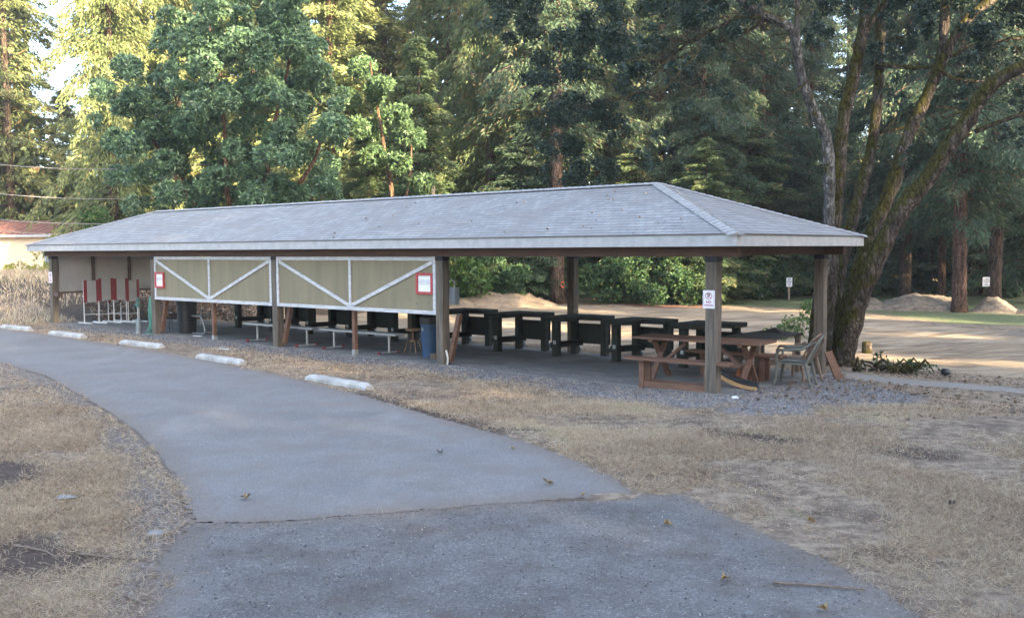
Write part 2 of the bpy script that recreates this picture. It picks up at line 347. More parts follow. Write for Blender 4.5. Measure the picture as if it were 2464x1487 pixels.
m_path = zone(PATH, .5); m_green = zone(GREEN, 3.); m_red = zone(REDP, 1.5)
m_litter = np.clip((-lx_-17)/1.5, 0, 1)*np.clip((ly_-5)/1.5, 0, 1)*np.clip((10.5-ly_)/1.5, 0, 1)*np.clip((-fx-9)/1.5, 0, 1)+sm((-lx_-22.5)/1)*sm((ly_-.5)/1.5)*sm((40+lx_)/10)
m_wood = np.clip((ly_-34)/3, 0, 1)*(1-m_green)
for nm, (a, b_, c_) in {'m1': (m_grav, m_sand, m_green), 'm2': (np.clip(m_dirt+m_should*.0, 0, 1), m_path, m_red), 'm3': (m_should, np.clip(m_litter, 0, 1), m_wood)}.items():
    at_ = me.attributes.new(nm, 'FLOAT_COLOR', 'POINT'); at_.data.foreach_set('color', np.stack([a, b_, c_, np.ones_like(a)], 1).astype(np.float32).ravel())
me.update(calc_edges=True)
def ground_mat():
    m, t, b = nt('ground_soil_and_grass'); tc = N(t, 'ShaderNodeTexCoord').outputs['Object']
    nA = noise(t, tc, .9, 6, .65); nB = noise(t, tc, 6, 6, .7); nC = noise(t, tc, 45, 3, .7); nD = noise(t, tc, 2.3, 5, .6)
    straw = ramp(t, nB, [(.28, (.11, .080, .062)), (.45, (.235, .178, .130)), (.62, (.39, .312, .225))])
    base = mixc(t, ramp(t, nA, [(.50, (0, 0, 0)), (.62, (1, 1, 1))]), straw, ramp(t, nB, [(.35, (.10, .074, .058)), (.65, (.22, .17, .13))]))
    base = mixc(t, ramp(t, nD, [(.60, (0, 0, 0)), (.72, (.55, .55, .55))]), base, (.13, .14, .06))
    def msk(attr, ch, k=.55, soft=.12):
        a = N(t, 'ShaderNodeAttribute', attribute_name=attr); s = N(t, 'ShaderNodeSeparateColor'); t.links.new(a.outputs['Color'], s.inputs[0])
        v = mth(t, 'ADD', s.outputs[ch], mth(t, 'MULTIPLY_ADD', mth(t, 'ADD', nB, nD), k/2, -k/2))
        r = N(t, 'ShaderNodeMapRange', interpolation_type='SMOOTHSTEP'); t.links.new(v, r.inputs[0]); r.inputs[1].default_value = .5-soft; r.inputs[2].default_value = .5+soft
        s2 = mth(t, 'MULTIPLY', r.outputs[0], mth(t, 'GREATER_THAN', s.outputs[ch], .01)); return s2
    vo = N(t, 'ShaderNodeTexVoronoi', Scale=42.); t.links.new(tc, vo.inputs['Vector'])
    sv_ = N(t, 'ShaderNodeSeparateColor'); t.links.new(vo.outputs['Color'], sv_.inputs[0])
    grav = ramp(t, sv_.outputs[0], [(.0, (.10, .10, .105)), (.4, (.19, .19, .20)), (.8, (.28, .275, .27)), (1, (.50, .49, .46))])
    grav = mixc(t, ramp(t, nD, [(.45, (0, 0, 0)), (.65, (.6, .6, .6))]), grav, (.22, .17, .14))
    wv = noise(t, tc, 1.0, 8, .72, (.22, 2.6, 1))
    sand = ramp(t, wv, [(.32, (.14, .10, .068)), (.45, (.29, .222, .150)), (.58, (.46, .37, .262))])
    sand = mixc(t, ramp(t, noise(t, tc, .35, 5, .6), [(.52, (0, 0, 0)), (.66, (.8, .8, .8))]), sand, ramp(t, nB, [(.35, (.17, .135, .10)), (.65, (.27, .22, .16))]))
    col = mixc(t, msk('m1', 1), base, sand)
    col = mixc(t, msk('m1', 2), col, ramp(t, nB, [(.3, (.085, .13, .055)), (.7, (.22, .23, .12))]))
    col = mixc(t, msk('m3', 0, .5, .2), col, ramp(t, sv_.outputs[1], [(0, (.12, .095, .08)), (.6, (.21, .175, .145)), (1, (.33, .30, .27))]))
    col = mixc(t, msk('m1', 0, .8), col, grav)
    col = mixc(t, msk('m2', 0, .7, .2), col, ramp(t, nB, [(.3, (.06, .042, .033)), (.7, (.13, .095, .075))]))
    col = mixc(t, msk('m2', 1, .3), col, ramp(t, nB, [(.3, (.26, .24, .21)), (.7, (.36, .34, .31))]))
    col = mixc(t, msk('m2', 2, .7, .2), col, (.22, .11, .075))
    col = mixc(t, msk('m3', 1), col, ramp(t, nB, [(.3, (.06, .048, .038)), (.7, (.16, .12, .09))]))
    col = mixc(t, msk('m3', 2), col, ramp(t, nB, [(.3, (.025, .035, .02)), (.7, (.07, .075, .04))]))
    t.links.new(mixc(t, .35, col, ramp(t, nC, [(.3, (.35, .35, .35)), (.7, (1, 1, 1))]), 'MULTIPLY'), b.inputs['Base Color'])
    b.inputs['Roughness'].default_value = .95; b.inputs['Specular IOR Level'].default_value = .2
    bump(t, b, mth(t, 'ADD', nB, mth(t, 'MULTIPLY', nC, .5)), .8, .04); return m
me.materials.append(ground_mat())
go = bpy.data.objects.new('ground', me); C.collection.objects.link(go); tag(go, kind='structure')

def asphalt(name, c0, c1, agg, sc, bd, patch, c2):
    m, t, b = nt(name); tc = N(t, 'ShaderNodeTexCoord').outputs['Object']
    big = noise(t, tc, .35, 6, .65); md = noise(t, tc, 1.6, 6, .65); fine = noise(t, tc, sc*1.5, 3, .8); ed = N(t, 'ShaderNodeAttribute', attribute_name='edge').outputs['Fac']
    col = ramp(t, big, [(.32, c0), (.50, c1), (.68, c0)])
    vo = N(t, 'ShaderNodeTexVoronoi', Scale=sc); t.links.new(tc, vo.inputs['Vector']); s = N(t, 'ShaderNodeSeparateColor'); t.links.new(vo.outputs['Color'], s.inputs[0])
    col = mixc(t, agg, col, ramp(t, s.outputs[0], [(0, (.05, .045, .042)), (.25, (.12, .115, .11)), (.8, (.25, .245, .24)), (.93, (.45, .44, .42)), (1, (.6, .58, .55))]))
    col = mixc(t, ramp(t, md, [(.46, (0, 0, 0)), (.66, (.75, .75, .75))]), col, patch)
    st = noise(t, tc, .8, 4, .6, (1.2, .35, 1)); col = mixc(t, ramp(t, st, [(.58, (0, 0, 0)), (.72, (.5, .5, .5))]), col, c2)
    e2 = mth(t, 'ADD', ed, mth(t, 'MULTIPLY_ADD', noise(t, tc, 5., 6, .75), .9, -.45))
    dirt = ramp(t, noise(t, tc, 30, 4, .7), [(.3, (.14, .11, .09)), (.7, (.28, .24, .20))])
    col = mixc(t, ramp(t, e2, [(.0, (.8, .8, .8)), (.36, (0, 0, 0))]), col, dirt)
    col = mixc(t, .5, col, ramp(t, fine, [(.3, (.4, .4, .4)), (.6, (1, 1, 1))]), 'MULTIPLY')
    t.links.new(col, b.inputs['Base Color']); b.inputs['Roughness'].default_value = .9; b.inputs['Specular IOR Level'].default_value = .25
    bump(t, b, mth(t, 'ADD', mth(t, 'SUBTRACT', 1., vo.outputs['Distance']), fine), .7, bd)
    e3 = mth(t, 'ADD', ed, mth(t, 'MULTIPLY_ADD', noise(t, tc, 9., 5, .8), .34, -.17))
    tr = N(t, 'ShaderNodeBsdfTransparent'); mx = N(t, 'ShaderNodeMixShader'); t.links.new(mth(t, 'GREATER_THAN', e3, 0.), mx.inputs[0]); t.links.new(tr.outputs[0], mx.inputs[1]); t.links.new(b.outputs[0], mx.inputs[2])
    t.links.new(mx.outputs[0], t.nodes['Material Output'].inputs[0]); return m
def sheet(name, poly, z, m, keep=None):
    P_ = np.array(poly); st = .11; xs = np.arange(max(P_[:, 0].min(), -34)-.3, min(P_[:, 0].max(), 12)+.3, st); ys = np.arange(max(P_[:, 1].min(), 2)-.3, min(P_[:, 1].max(), 46)+.3, st)
    A_, B_ = np.meshgrid(xs, ys); a, b_ = A_.ravel(), B_.ravel(); e = sdist(poly, a, b_)
    if keep is not None: e = np.where(sdist(keep, a, b_) > -.0, np.maximum(e, .5), e) if False else e
    n1, n2 = len(xs), len(ys); i0 = (np.arange(n2-1)[:, None]*n1+np.arange(n1-1)[None]).ravel(); F_ = np.stack([i0, i0+1, i0+1+n1, i0+n1], 1)
    F_ = F_[(e[F_] > -.22).all(1)]; us = np.unique(F_); mp_ = np.zeros(len(a), int); mp_[us] = np.arange(len(us)); F_ = mp_[F_]; a, b_, e = a[us], b_[us], e[us]
    me_ = bpy.data.meshes.new(name); V_ = np.stack([a, b_, ground_z(a, b_)+z], 1).astype(np.float32)
    me_.vertices.add(len(V_)); me_.vertices.foreach_set('co', V_.ravel()); me_.loops.add(F_.size); me_.loops.foreach_set('vertex_index', F_.ravel().astype(np.int32)); me_.polygons.add(len(F_)); me_.polygons.foreach_set('loop_start', np.arange(0, F_.size, 4, dtype=np.int32))
    at2 = me_.attributes.new('edge', 'FLOAT', 'POINT'); at2.data.foreach_set('value', e.astype(np.float32)); me_.materials.append(m); me_.update(calc_edges=True)
    o = bpy.data.objects.new(name, me_); C.collection.objects.link(o); return tag(o, kind='structure')
sheet('road', ROAD, .006, asphalt('worn_asphalt', (.175, .17, .166), (.245, .238, .23), .25, 95., .004, (.215, .19, .172), (.31, .30, .29)))
sheet('road', APRON, .003, asphalt('coarse_asphalt', (.105, .099, .095), (.20, .195, .19), .26, 70., .010, (.125, .102, .088), (.26, .25, .24)))
# ------------------------------------------------------------------ shelter
LEN = 22.5; OA, OB, ZF, FT, ZR, RI = .656, .519, 2.326, .179, 3.528, 2.966
def fl(lx, ly): p = L2W(lx, ly); return p.z      # floor height at a local point
slab = MB(); pts = [(-LEN-.15, -.12), (.16, -.12), (.16, WD+.2), (-LEN-.15, WD+.2)]
n = 24; vs = []
for k in range(n+1):
    lx = -LEN-.15+(LEN+.31)*k/n
    for ly in (-.12, WD+.2):
        for dz in (-.12, .02): vs.append((lx, ly, fl(lx, ly)+dz))
fs = []
for k in range(n):
    a = k*4; b = a+4; fs += [(a+1, b+1, b+3, a+3), (a, a+2, b+2, b), (a, b, b+1, a+1), (a+2, a+3, b+3, b+2)]
fs += [(0, 1, 3, 2), (n*4, n*4+2, n*4+3, n*4+1)]
slab.add(vs, fs)
so = slab.build('concrete_floor', M['conc'], loc=(X0, Y0, 0), rz=TH); tag(so, kind='structure')
SH = thing('picnic_shelter', 'long open shelter with hipped grey shingle roof, timber posts and two tan X-braced panels', 'shelter', (X0, Y0, 0), TH)
def shingle_mat():
    m, t, b = nt('grey_asphalt_shingles'); uv = N(t, 'ShaderNodeUVMap', uv_map='UVMap').outputs[0]; tc = N(t, 'ShaderNodeTexCoord').outputs['Object']
    br = N(t, 'ShaderNodeTexBrick', offset=.37, squash=1.); t.links.new(uv, br.inputs['Vector'])
    for k, v in (('Scale', 1.), ('Brick Width', .17), ('Row Height', .14), ('Mortar Size', .006), ('Mortar Smooth', .3), ('Bias', 0.)): br.inputs[k].default_value = v
    br.inputs['Color1'].default_value = (.25, .26, .265, 1); br.inputs['Color2'].default_value = (.34, .35, .355, 1); br.inputs['Mortar'].default_value = (.15, .15, .15, 1)
    col = mixc(t, ramp(t, noise(t, tc, .9, 6, .7), [(.47, (0, 0, 0)), (.62, (.8, .8, .8))]), br.outputs[0], (.235, .23, .228))
    col = mixc(t, .4, col, ramp(t, noise(t, tc, 70, 3, .7), [(.3, (.45, .45, .45)), (.65, (1, 1, 1))]), 'MULTIPLY')
    t.links.new(col, b.inputs['Base Color']); b.inputs['Roughness'].default_value = .85
    bump(t, b, br.outputs['Fac'], -.5, .01); return m
SHM = shingle_mat()
E0 = [(-LEN-OA, -OB), (OA, -OB), (OA, WD+OB), (-LEN-OA, WD+OB)]
RA, RB = (-LEN-OA+RI, WD/2), (OA-RI, WD/2)
def roof_mesh():
    v, f, uvs = [], [], []
    def face(e0, e1, t0, t1, ncrs):
        # e0->e1 eave, t0->t1 ridge (may coincide)
        e0, e1, t0, t1 = [np.array(q, float) for q in (e0, e1, t0, t1)]
        L = np.linalg.norm(e1-e0); d = (e1-e0)/L; nrm = np.cross(d, (t0-e0)); nrm /= np.linalg.norm(nrm)
        if nrm[2] < 0: nrm = -nrm
        sl = np.linalg.norm(np.cross(d, t0-e0)); h = .006
        for k in range(ncrs):
            a, b = k/ncrs, (k+1)/ncrs
            p0, p1 = e0+(t0-e0)*a, e1+(t1-e1)*a; q0, q1 = e0+(t0-e0)*b, e1+(t1-e1)*b
            m_ = len(v); lo = nrm*(h if k else .02)
            v.extend([p0+lo, p1+lo, q1+nrm*.001, q0+nrm*.001, p0, p1]); f.append((m_, m_+1, m_+2, m_+3)); f.append((m_+4, m_+5, m_+1, m_))
            for q in (p0, p1, q1, q0): uvs.append((np.dot(q-e0, d)+k*.0, (k*.14+.004 if q is p0 or q is p1 else k*.14+.136)))
            uvs.extend([(0, .001)]*4)
    z = ZF+FT
    P = [(*q, z) for q in E0]; A, B_ = (*RA, ZR), (*RB, ZR)
    nc = 20
    face(P[0], P[1], A, B_, nc); face(P[1], P[2], B_, B_, nc); face(P[2], P[3], B_, A, nc); face(P[3], P[0], A, A, nc)
    me = bpy.data.meshes.new('roof'); me.from_pydata([tuple(q) for q in v], [], f); me.materials.append(SHM)
    ul = me.uv_layers.new(name='UVMap'); ul.data.foreach_set('uv', np.array(uvs, np.float32).ravel()); me.update()
    o = bpy.data.objects.new('roof', me); C.collection.objects.link(o); o.parent = SH; return o
roof = roof_mesh()
z = ZF+FT
def caps(a, b, name):
    a, b = Vector(a), Vector(b); L = (b-a).length; n = int(L/.15); mb = MB(); d = (b-a).normalized(); sd_ = d.cross(Vector((0, 0, 1))).normalized(); up = sd_.cross(d)
    for k in range(n):
        p = a+d*(L*k/n); q = a+d*(L*(k+1.25)/n); w = .14
        vs = []
        for s_, r in ((p, .034), (q, .020)):
            vs += [s_-sd_*w+up*(r-.045), s_+up*r, s_+sd_*w+up*(r-.045)]
        m_ = len(mb.v); mb.v += [tuple(x) for x in vs]; mb.f += [(m_, m_+1, m_+4, m_+3), (m_+1, m_+2, m_+5, m_+4), (m_, m_+2, m_+1)]
    me_o = mb.build(name, M['hip'], SH)
    return me_o
M['hip'] = mat('shingle_cap', (.37, .38, .385), (.26, .265, .27), 9, None, .85, .4, .006)
P = [(*q, z) for q in E0]
caps(P[1], (*RB, ZR), 'hip_cap'); caps(P[2], (*RB, ZR), 'hip_cap'); caps(P[0], (*RA, ZR), 'hip_cap'); caps(P[3], (*RA, ZR), 'hip_cap'); caps((*RA, ZR), (*RB, ZR), 'ridge_cap')
fa = MB(); t_ = .04
fa.box(((-LEN)/2, -OB+.02+t_/2, ZF+FT/2), (LEN+2*OA-.04, t_, FT-.004)); 
fa.build('fascia', M['white'], SH)
MB().box((OA-.02-t_/2, WD/2, ZF+FT/2), (t_, WD+2*OB-.04-2*t_-.004, FT-.004)).build('fascia', M['white'], SH)
MB().box(((-LEN)/2, WD+OB-.02-t_/2, ZF+FT/2), (LEN+2*OA-.04, t_, FT-.004)).build('fascia', M['white'], SH)
MB().box((-LEN-OA+.02+t_/2, WD/2, ZF+FT/2), (t_, WD+2*OB-.04-2*t_-.004, FT-.004)).build('fascia', M['white'], SH)
MB().box((-LEN/2, WD/2, ZF+.05), (LEN+2*OA-.14, WD+2*OB-.14, .02)).build('soffit', M['rafter'], SH)
PW = .19
for ly in (0, WD):
    MB().box((-LEN/2, ly, 2.25), (LEN+.9, .12, .17)).build('beam', M['beam'], SH)
for lx in (0, -LEN):
    MB().box((lx+.0, WD/2, 2.252), (.12, WD-.125, .15)).build('beam', M['beam'], SH)
for k, lx in enumerate(BAYS):
    for ly in (0, WD):
        zb = fl(lx, ly)-.15; zt = 2.163
        p = MB(); rs = random.Random(k*7+int(ly))
        nseg = 8; rings = []
        for s_ in range(nseg+1):
            zc = zb+(zt-zb)*s_/nseg; o_ = (rs.uniform(-.003, .003), rs.uniform(-.003, .003)); w = PW/2
            m_ = len(p.v); p.v += [(lx+o_[0]+a*w, ly+o_[1]+b*w, zc) for a, b in ((-1, -1), (1, -1), (1, 1), (-1, 1))]; rings.append(m_)
        for a, b in zip(rings, rings[1:]):
            for j in range(4): p.f.append((a+j, a+(j+1) % 4, b+(j+1) % 4, b+j))
        p.f += [(rings[-1], rings[-1]+1, rings[-1]+2, rings[-1]+3)]
        po = p.build('post', M['post'], SH, bev=.008)
        MB().box((lx, ly, 2.13), (PW+.012, PW+.012, .09)).build('bracket', M['black'], po)
# the two tan panels with their white trim
def panel(xl, xr, zb, ztp):
    pn = MB().box(((xl+xr)/2, -.055, (zb+ztp)/2), (xr-xl, .02, ztp-zb)).build('panel', M['panel'], SH)
    w = .075; t = MB(); yf = -.082; xm = (xl+xr)/2
    t.box(((xl+xr)/2, yf, ztp-w/2), (xr-xl, .03, w)); t.box(((xl+xr)/2, yf, zb+w/2), (xr-xl, .03, w))
    for xx in (xl+w/2, xr-w/2): t.box((xx, yf, (zb+ztp)/2), (w, .03, ztp-zb-2*w))
    t.box((xm, yf, (zb+ztp)/2), (w*.95, .028, ztp-zb-2*w))
    for sx in (-1, 1):
        a = Vector((xm+sx*(xr-xl)/2-sx*(w+.02), yf, ztp-w-.03)); b = Vector((xm+sx*(w*.6), yf, zb+w+.03)); t.bar(a, b, .024, w, (0, 1, 0)) if False else t.bar(a, b, w, .024, (0, 1, 0))
    t.build('trim', M['trim'], pn)
panel(BAYS[2]+PW/2+.004, BAYS[1]-PW/2-.004, 1.02, 2.16); panel(BAYS[3]+PW/2+.004, BAYS[2]-PW/2-.004, 1.02, 2.16)
for hx, hz_ in ((-6.75, 1.30), (-6.55, 1.22), (-6.22, 1.24), (-9.6, 1.42), (-13.9, 1.75), (-15.2, 1.35)): MB().box((hx, -.0665, hz_), (.022, .003, .014)).build('screw_hole', M['black'], SH)
# wall sheets at the far left end
wl = MB().box((-LEN+.02, WD/2, 1.62), (.02, WD-PW-.01, 1.09)).build('end_wall', M['sheet'], SH)
for yy in (1.22, 2.44, 3.6): MB().box((-LEN+.055, yy, 1.62), (.05, .09, 1.085)).build('stud', M['rafter'], wl)
MB().box((-LEN+.05, WD/2, 1.045), (.045, WD-PW-.02, .06)).build('rail', M['rafter'], wl)
MB().box((-LEN+.25, .0, 1.0), (.3, .15, .14)).build('bracket_block', M['beam'], SH)
# half-height props and slanting braces behind the panels
for a, b in ((1, 2), (2, 3)):
    lx = (BAYS[a]+BAYS[b])/2; f0 = fl(lx, .1)
    pr = MB().box((lx, .03, (f0+.10+1.15)/2), (.085, .085, 1.15-f0-.10)).build('prop', M['redwood'], SH)
    MB().box((lx, .03, f0+.07), (.10, .10, .12)).build('metal_shoe', M['galv'], pr)
for k in (0, 1, 2, 3):
    lx = BAYS[k]; f0 = fl(lx, 0)
    if k: MB().bar((lx+.14, .06, f0+.08), (lx+.36, .10, f0+1.0), .09, .09, (0, 1, 0)).build('brace', M['redwood'], SH)
# ------------------------------------------------------------------ writing helpers
def text(body, size, m, parent, loc, rot=(math.pi/2, 0, 0), bold=0, sx=1., depth=.001):
    cu = bpy.data.curves.new('lettering', 'FONT'); cu.body = body; cu.size = size; cu.align_x = 'CENTER'; cu.align_y = 'CENTER'; cu.offset = bold; cu.extrude = depth
    o = bpy.data.objects.new('tmp', cu); C.collection.objects.link(o); dg = bpy.context.evaluated_depsgraph_get()
    me = bpy.data.meshes.new_from_object(o.evaluated_get(dg)); bpy.data.objects.remove(o); me.name = 'lettering'
    me.materials.clear(); me.materials.append(m); t = bpy.data.objects.new('lettering', me); C.collection.objects.link(t)
    t.parent = parent; t.location = loc; t.rotation_euler = rot; t.scale = (sx, 1, 1); return t
def scribble(rows, w, h, m, parent, y, seed=0, name='text_line', th=.30, dz=0):
    rs = random.Random(seed); rh = h/len(rows)
    for i, f in enumerate(rows):
        x = -w*f/2; mb = MB()
        while x < w*f/2:
            l = rs.uniform(.5, 1.5)*rh*.5; zc = h/2-(i+.5)*rh
            mb.box((min(x+l/2, w*f/2), y, zc+rs.uniform(-.06, .06)*rh), (l*.8, .002, rh*th*rs.uniform(.6, 1.1))); x += l
        mb.build(name, m, parent, loc=(0, 0, dz))
def no_parking(loc, rz, label, k=1.):
    w, h = .30, .445
    r = thing('no_parking_sign', label, 'sign', loc, rz, 'no parking signs', (k*1.08, k, k))
    rr = .02; pl = []
    for cx_, cz_, a0 in ((w/2-rr, h/2-rr, 0), (-w/2+rr, h/2-rr, 90), (-w/2+rr, -h/2+rr, 180), (w/2-rr, -h/2+rr, 270)):
        for a in (0, 45, 90): pl.append((cx_+rr*math.cos(R(a0+a)), cz_+rr*math.sin(R(a0+a))))
    Q = Matrix.Rotation(math.pi/2, 3, 'X')
    MB().prism(pl, -.003, .003, Q).build('plate', M['paper'], r)
    bd = MB()
    for s_ in (-1, 1):
        bd.box((s_*(w/2-.022), -.0045, 0), (.005, .002, h-.06)); bd.box((0, -.0045, s_*(h/2-.022)), (w-.06, .002, .005))
    bd.build('border_line', M['signred'], r)
    ring = MB(); ro, ri_ = .088, .073; nn = 40; zc = .085
    for j in range(nn):
        a, b = 2*math.pi*j/nn, 2*math.pi*(j+1)/nn
        ring.add([(ro*math.cos(a), -.007, zc+ro*math.sin(a)), (ro*math.cos(b), -.007, zc+ro*math.sin(b)), (ri_*math.cos(b), -.007, zc+ri_*math.sin(b)), (ri_*math.cos(a), -.007, zc+ri_*math.sin(a))], [(0, 1, 2, 3)])
    ring.bar((-.056, -.008, zc+.056), (.056, -.008, zc-.056), .014, .001, (0, 1, 0)); ring.build('prohibition_ring', M['signred'], r)
    text('P', .145, M['black'], r, (0, -.005, zc), bold=.004); text('NO', .085, M['signred'], r, (0, -.005, -.068), bold=.003)
    text('PARKING', .056, M['signred'], r, (0, -.005, -.145), bold=.0018, sx=.92); return r
def LP(lx, ly, z): v = L2W(lx, ly); v.z = z; return v
no_parking(LP(-.028, -PW/2-.006, 1.50), TH, 'white sign with red ring and NO PARKING lettering on the nearest timber post', .64)
no_parking(LP(-LEN-.0, -PW/2-.006, 1.52), TH, 'small faded NO PARKING sign on the far left end post of the shelter', .75)
def notice(lx, z, w, h, label, seed):
    r = thing('notice_board', label, 'notice', LP(lx, -.07, z), TH, 'red framed notices on the tan panels'); f = .05; fr = MB()
    fr.box((0, -.02, h/2-f/2), (w, .045, f)); fr.box((0, -.02, -h/2+f/2), (w, .045, f))
    for s_ in (-1, 1): fr.box((s_*(w/2-f/2), -.02, 0), (f, .045, h-2*f))
    fr.build('frame', M['redbright'], r, bev=.004); p = MB().box((0, -.012, 0), (w-2*f+.004, .006, h-2*f+.004)).build('paper', M['paper'], r)
    scribble([.7, .98, .75], w-2*f, .105, M['ink'], p, -.0165, seed, dz=.03)
    for a in (-.2, .2):
        for b in (-1, 1): MB().box((a*w, -.044, b*(h/2-f/2)), (.01, .004, .01)).build('screw', M['galv'], r)
notice(-6.31, 1.63, .46, .42, 'wide red framed notice near the right end of the larger tan panel', 1)
notice(-16.21, 1.54, .44, .42, 'red framed notice at the left edge of the left tan panel', 2)
# ------------------------------------------------------------------ wheel stops
def wheel_stop(a, b, label, first=[]):
    pa, pb = G(*a), G(*b); d = pb-pa; c = (pa+pb)/2; rz = math.atan2(d.y, d.x); L = 1.83
    n = Vector((-math.sin(rz), math.cos(rz), 0)); c = c+n*.07
    r = thing('wheel_stop', label, 'wheel stop', (c.x, c.y, gz(c.x, c.y)), rz, 'concrete wheel stops along the road')
    prof = [(-.085, -.03), (-.085, .06), (-.055, .108), (.055, .108), (.085, .06), (.085, -.03)]; mb = MB(); rs = random.Random(int(a[0])+9)
    st = [(-L/2, .62), (-L/2+.12, 1.), (-L/2+.5, 1.), (-.05, 1.01), (.02, .985), (.4, 1.), (L/2-.12, 1.), (L/2, .62)]; n_ = len(prof)
    for x, k in st:
        for y, z_ in prof: mb.v.append((x+rs.uniform(-.006, .006), y+rs.uniform(-.004, .004), z_*k if z_ > 0 else z_))
    for i in range(len(st)-1):
        for j in range(n_): mb.f.append((i*n_+j, i*n_+(j+1) % n_, (i+1)*n_+(j+1) % n_, (i+1)*n_+j))
    mb.f += [tuple(reversed(range(n_))), tuple((len(st)-1)*n_+j for j in range(n_))]
    mb.build('block', M['stopc'], r, bev=.003)
    for s_ in (-.6, .6): MB().lathe([(.014, .107), (.014, .114), (.008, .116)], (s_, 0, 0), 10).build('anchor_pin', M['rust'], r)
wheel_stop((727, 913), (890, 941), 'nearest white wheel stop, in the dry grass right of the road bend')
wheel_stop((466, 861), (584, 880), 'white wheel stop below the left tan panel, second nearest')
wheel_stop((281, 827), (392, 840), 'middle white wheel stop in front of the hose post')
wheel_stop((108, 804), (205, 815), 'white wheel stop below the target stands, second from the left')
wheel_stop((-10, 788), (78, 798), 'white wheel stop cut by the left picture edge, the farthest one')
# ------------------------------------------------------------------ shooting benches
def bench0():
    r = thing('shooting_bench', '', 'bench', group='dark timber shooting benches in a row')
    poly = [(-.55, -.68), (.02, -.68), (.10, -.60), (.10, -.12), (.58, -.02), (.58, .56), (-.55, .56)]
    MB().prism(poly, .815, .905).build('top', M['bench'], r, bev=.008)
    MB().box((-.32, -.45, .405), (.15, .15, .81)).build('leg', M['bench'], r, bev=.006)
    for x in (-.38, .42): MB().box((x, .38, .40), (.14, .14, .80)).build('leg', M['bench'], r, bev=.006)
    MB().bar((-.42, -.50, .27), (-.18, .38, .27), .08, .13).build('stretcher', M['bench'], r)
    MB().box((.02, .475, .47), (.98, .022, .46)).build('front_board', M['bench'], r)
    for x in (-.38, .42):
        w = MB(); Q = Matrix.Rotation(math.pi/2, 3, 'X'); w.prism([(.075*math.cos(2*math.pi*j/20), .075*math.sin(2*math.pi*j/20)) for j in range(20)], -.02, .02, Q, (x, .53, .10)); w.build('wheel', M['greybox'], r)
    lb = MB(); lb.box((-.32, -.528, .335), (.07, .004, .08)); lb.build('label_plate', M['greyplank'], r)
    return r
b0 = bench0()
near = [-2.35, -3.95, -5.55, -7.25, -9.0, -10.75, -12.5, -14.2, -15.9]
bl = ['dark timber shooting bench farthest right, behind the brown picnic table', 'dark shooting bench left of the nearest timber post, partly behind the near bench seat', 'dark shooting bench in front of the middle back post', 'dark shooting bench fourth from the right, fully in the open bay', 'dark shooting bench cut by the post beside the blue bin', 'dark shooting bench seen under the larger tan panel, behind the blue bin', 'dark shooting bench seen under the middle of the larger tan panel', 'dark shooting bench seen under the left part of the larger tan panel', 'dark shooting bench seen under the left tan panel right of its prop']
bl.append('dark shooting bench seen under the left tan panel beside the black bin')
near.append(-17.6)
for i, x in enumerate(near):
    lx, ly = x+.30, 3.72; loc = S(lx, ly); rr = random.Random(i)
    if i == 0: b0.location = loc; b0.rotation_euler.z = TH+.02; b0['label'] = bl[0]
    else: dup(b0, loc, TH+rr.uniform(-.05, .05), bl[i])
# ------------------------------------------------------------------ brown picnic table and its benches
def picnic_table(loc, rz):
    r = thing('picnic_table', 'brown timber picnic table behind the nearest post', 'table', loc, rz)
    for k in range(5): MB().box((0, -.30+k*.15, .735), (2.42, .14, .04)).build('top_board', M['redwood'], r, bev=.004)
    for x in (-.85, .85):
        MB().box((x, 0, .69), (.085, .66, .05)).build('top_cleat', M['redwood'], r)
        MB().bar((x+.045, -.36, .0), (x+.045, .16, .66), .04, .10, (1, 0, 0)).build('leg', M['redwood'], r)
        MB().bar((x+.0, .36, .0), (x+.0, -.16, .66), .04, .10, (1, 0, 0)).build('leg', M['redwood'], r)
        MB().bar((x-.1*np.sign(x), 0, .30), (x*.35, 0, .66), .05, .09, (0, 1, 0)).build('brace', M['redwood'], r)
    MB().box((0, 0, .32), (1.6, .04, .09)).build('stretcher', M['redwood'], r); return r
picnic_table(S(-.92, 1.35), TH+.03)
def wood_bench(loc, rz, label):
    r = thing('wooden_bench', label, 'bench', loc, rz, 'brown benches at the picnic table')
    for y in (-.075, .075): MB().box((0, y, .455), (1.85, .14, .04)).build('seat_board', M['redwood'], r, bev=.004)
    for x in (-.58, .58):
        for y in (-.11, .11): MB().box((x, y, .20), (.085, .06, .47)).build('leg', M['redwood'], r)
        MB().box((x, 0, .405), (.09, .28, .055)).build('cleat', M['redwood'], r)
    for y in (-.115, .115): MB().box((0, y, .05), (1.07, .035, .10)).build('rail', M['redwood'], r)
    return r
wood_bench(S(-.66, .02), TH+.06, 'brown bench with a low bottom rail in front of the picnic table')
wood_bench(S(-.75, 2.25), TH+.03, 'brown bench on the far side of the picnic table')
# dark work table at the right end
r = thing('work_table', 'low black-topped table between the picnic table and the lawn chairs', 'table', S(-.68, 3.15), TH)
MB().box((0, 0, .735), (.86, 1.95, .05)).build('top', M['worktop'], r, bev=.005)
MB().add([(-.3, .55, .76), (.25, .45, .76), (.2, .85, .76), (-.25, .9, .76), (0, .66, .86)], [(0, 1, 4), (1, 2, 4), (2, 3, 4), (3, 0, 4)]).build('folded_cover', M['worktop'], r)
for x in (-.37, .37):
    for y in (-.88, .88): MB().box((x, y, .355), (.085, .085, .71)).build('leg', M['rafter'], r)
for x in (-.37, .37): MB().box((x, 0, .30), (.04, 1.67, .09)).build('stretcher', M['rafter'], r)
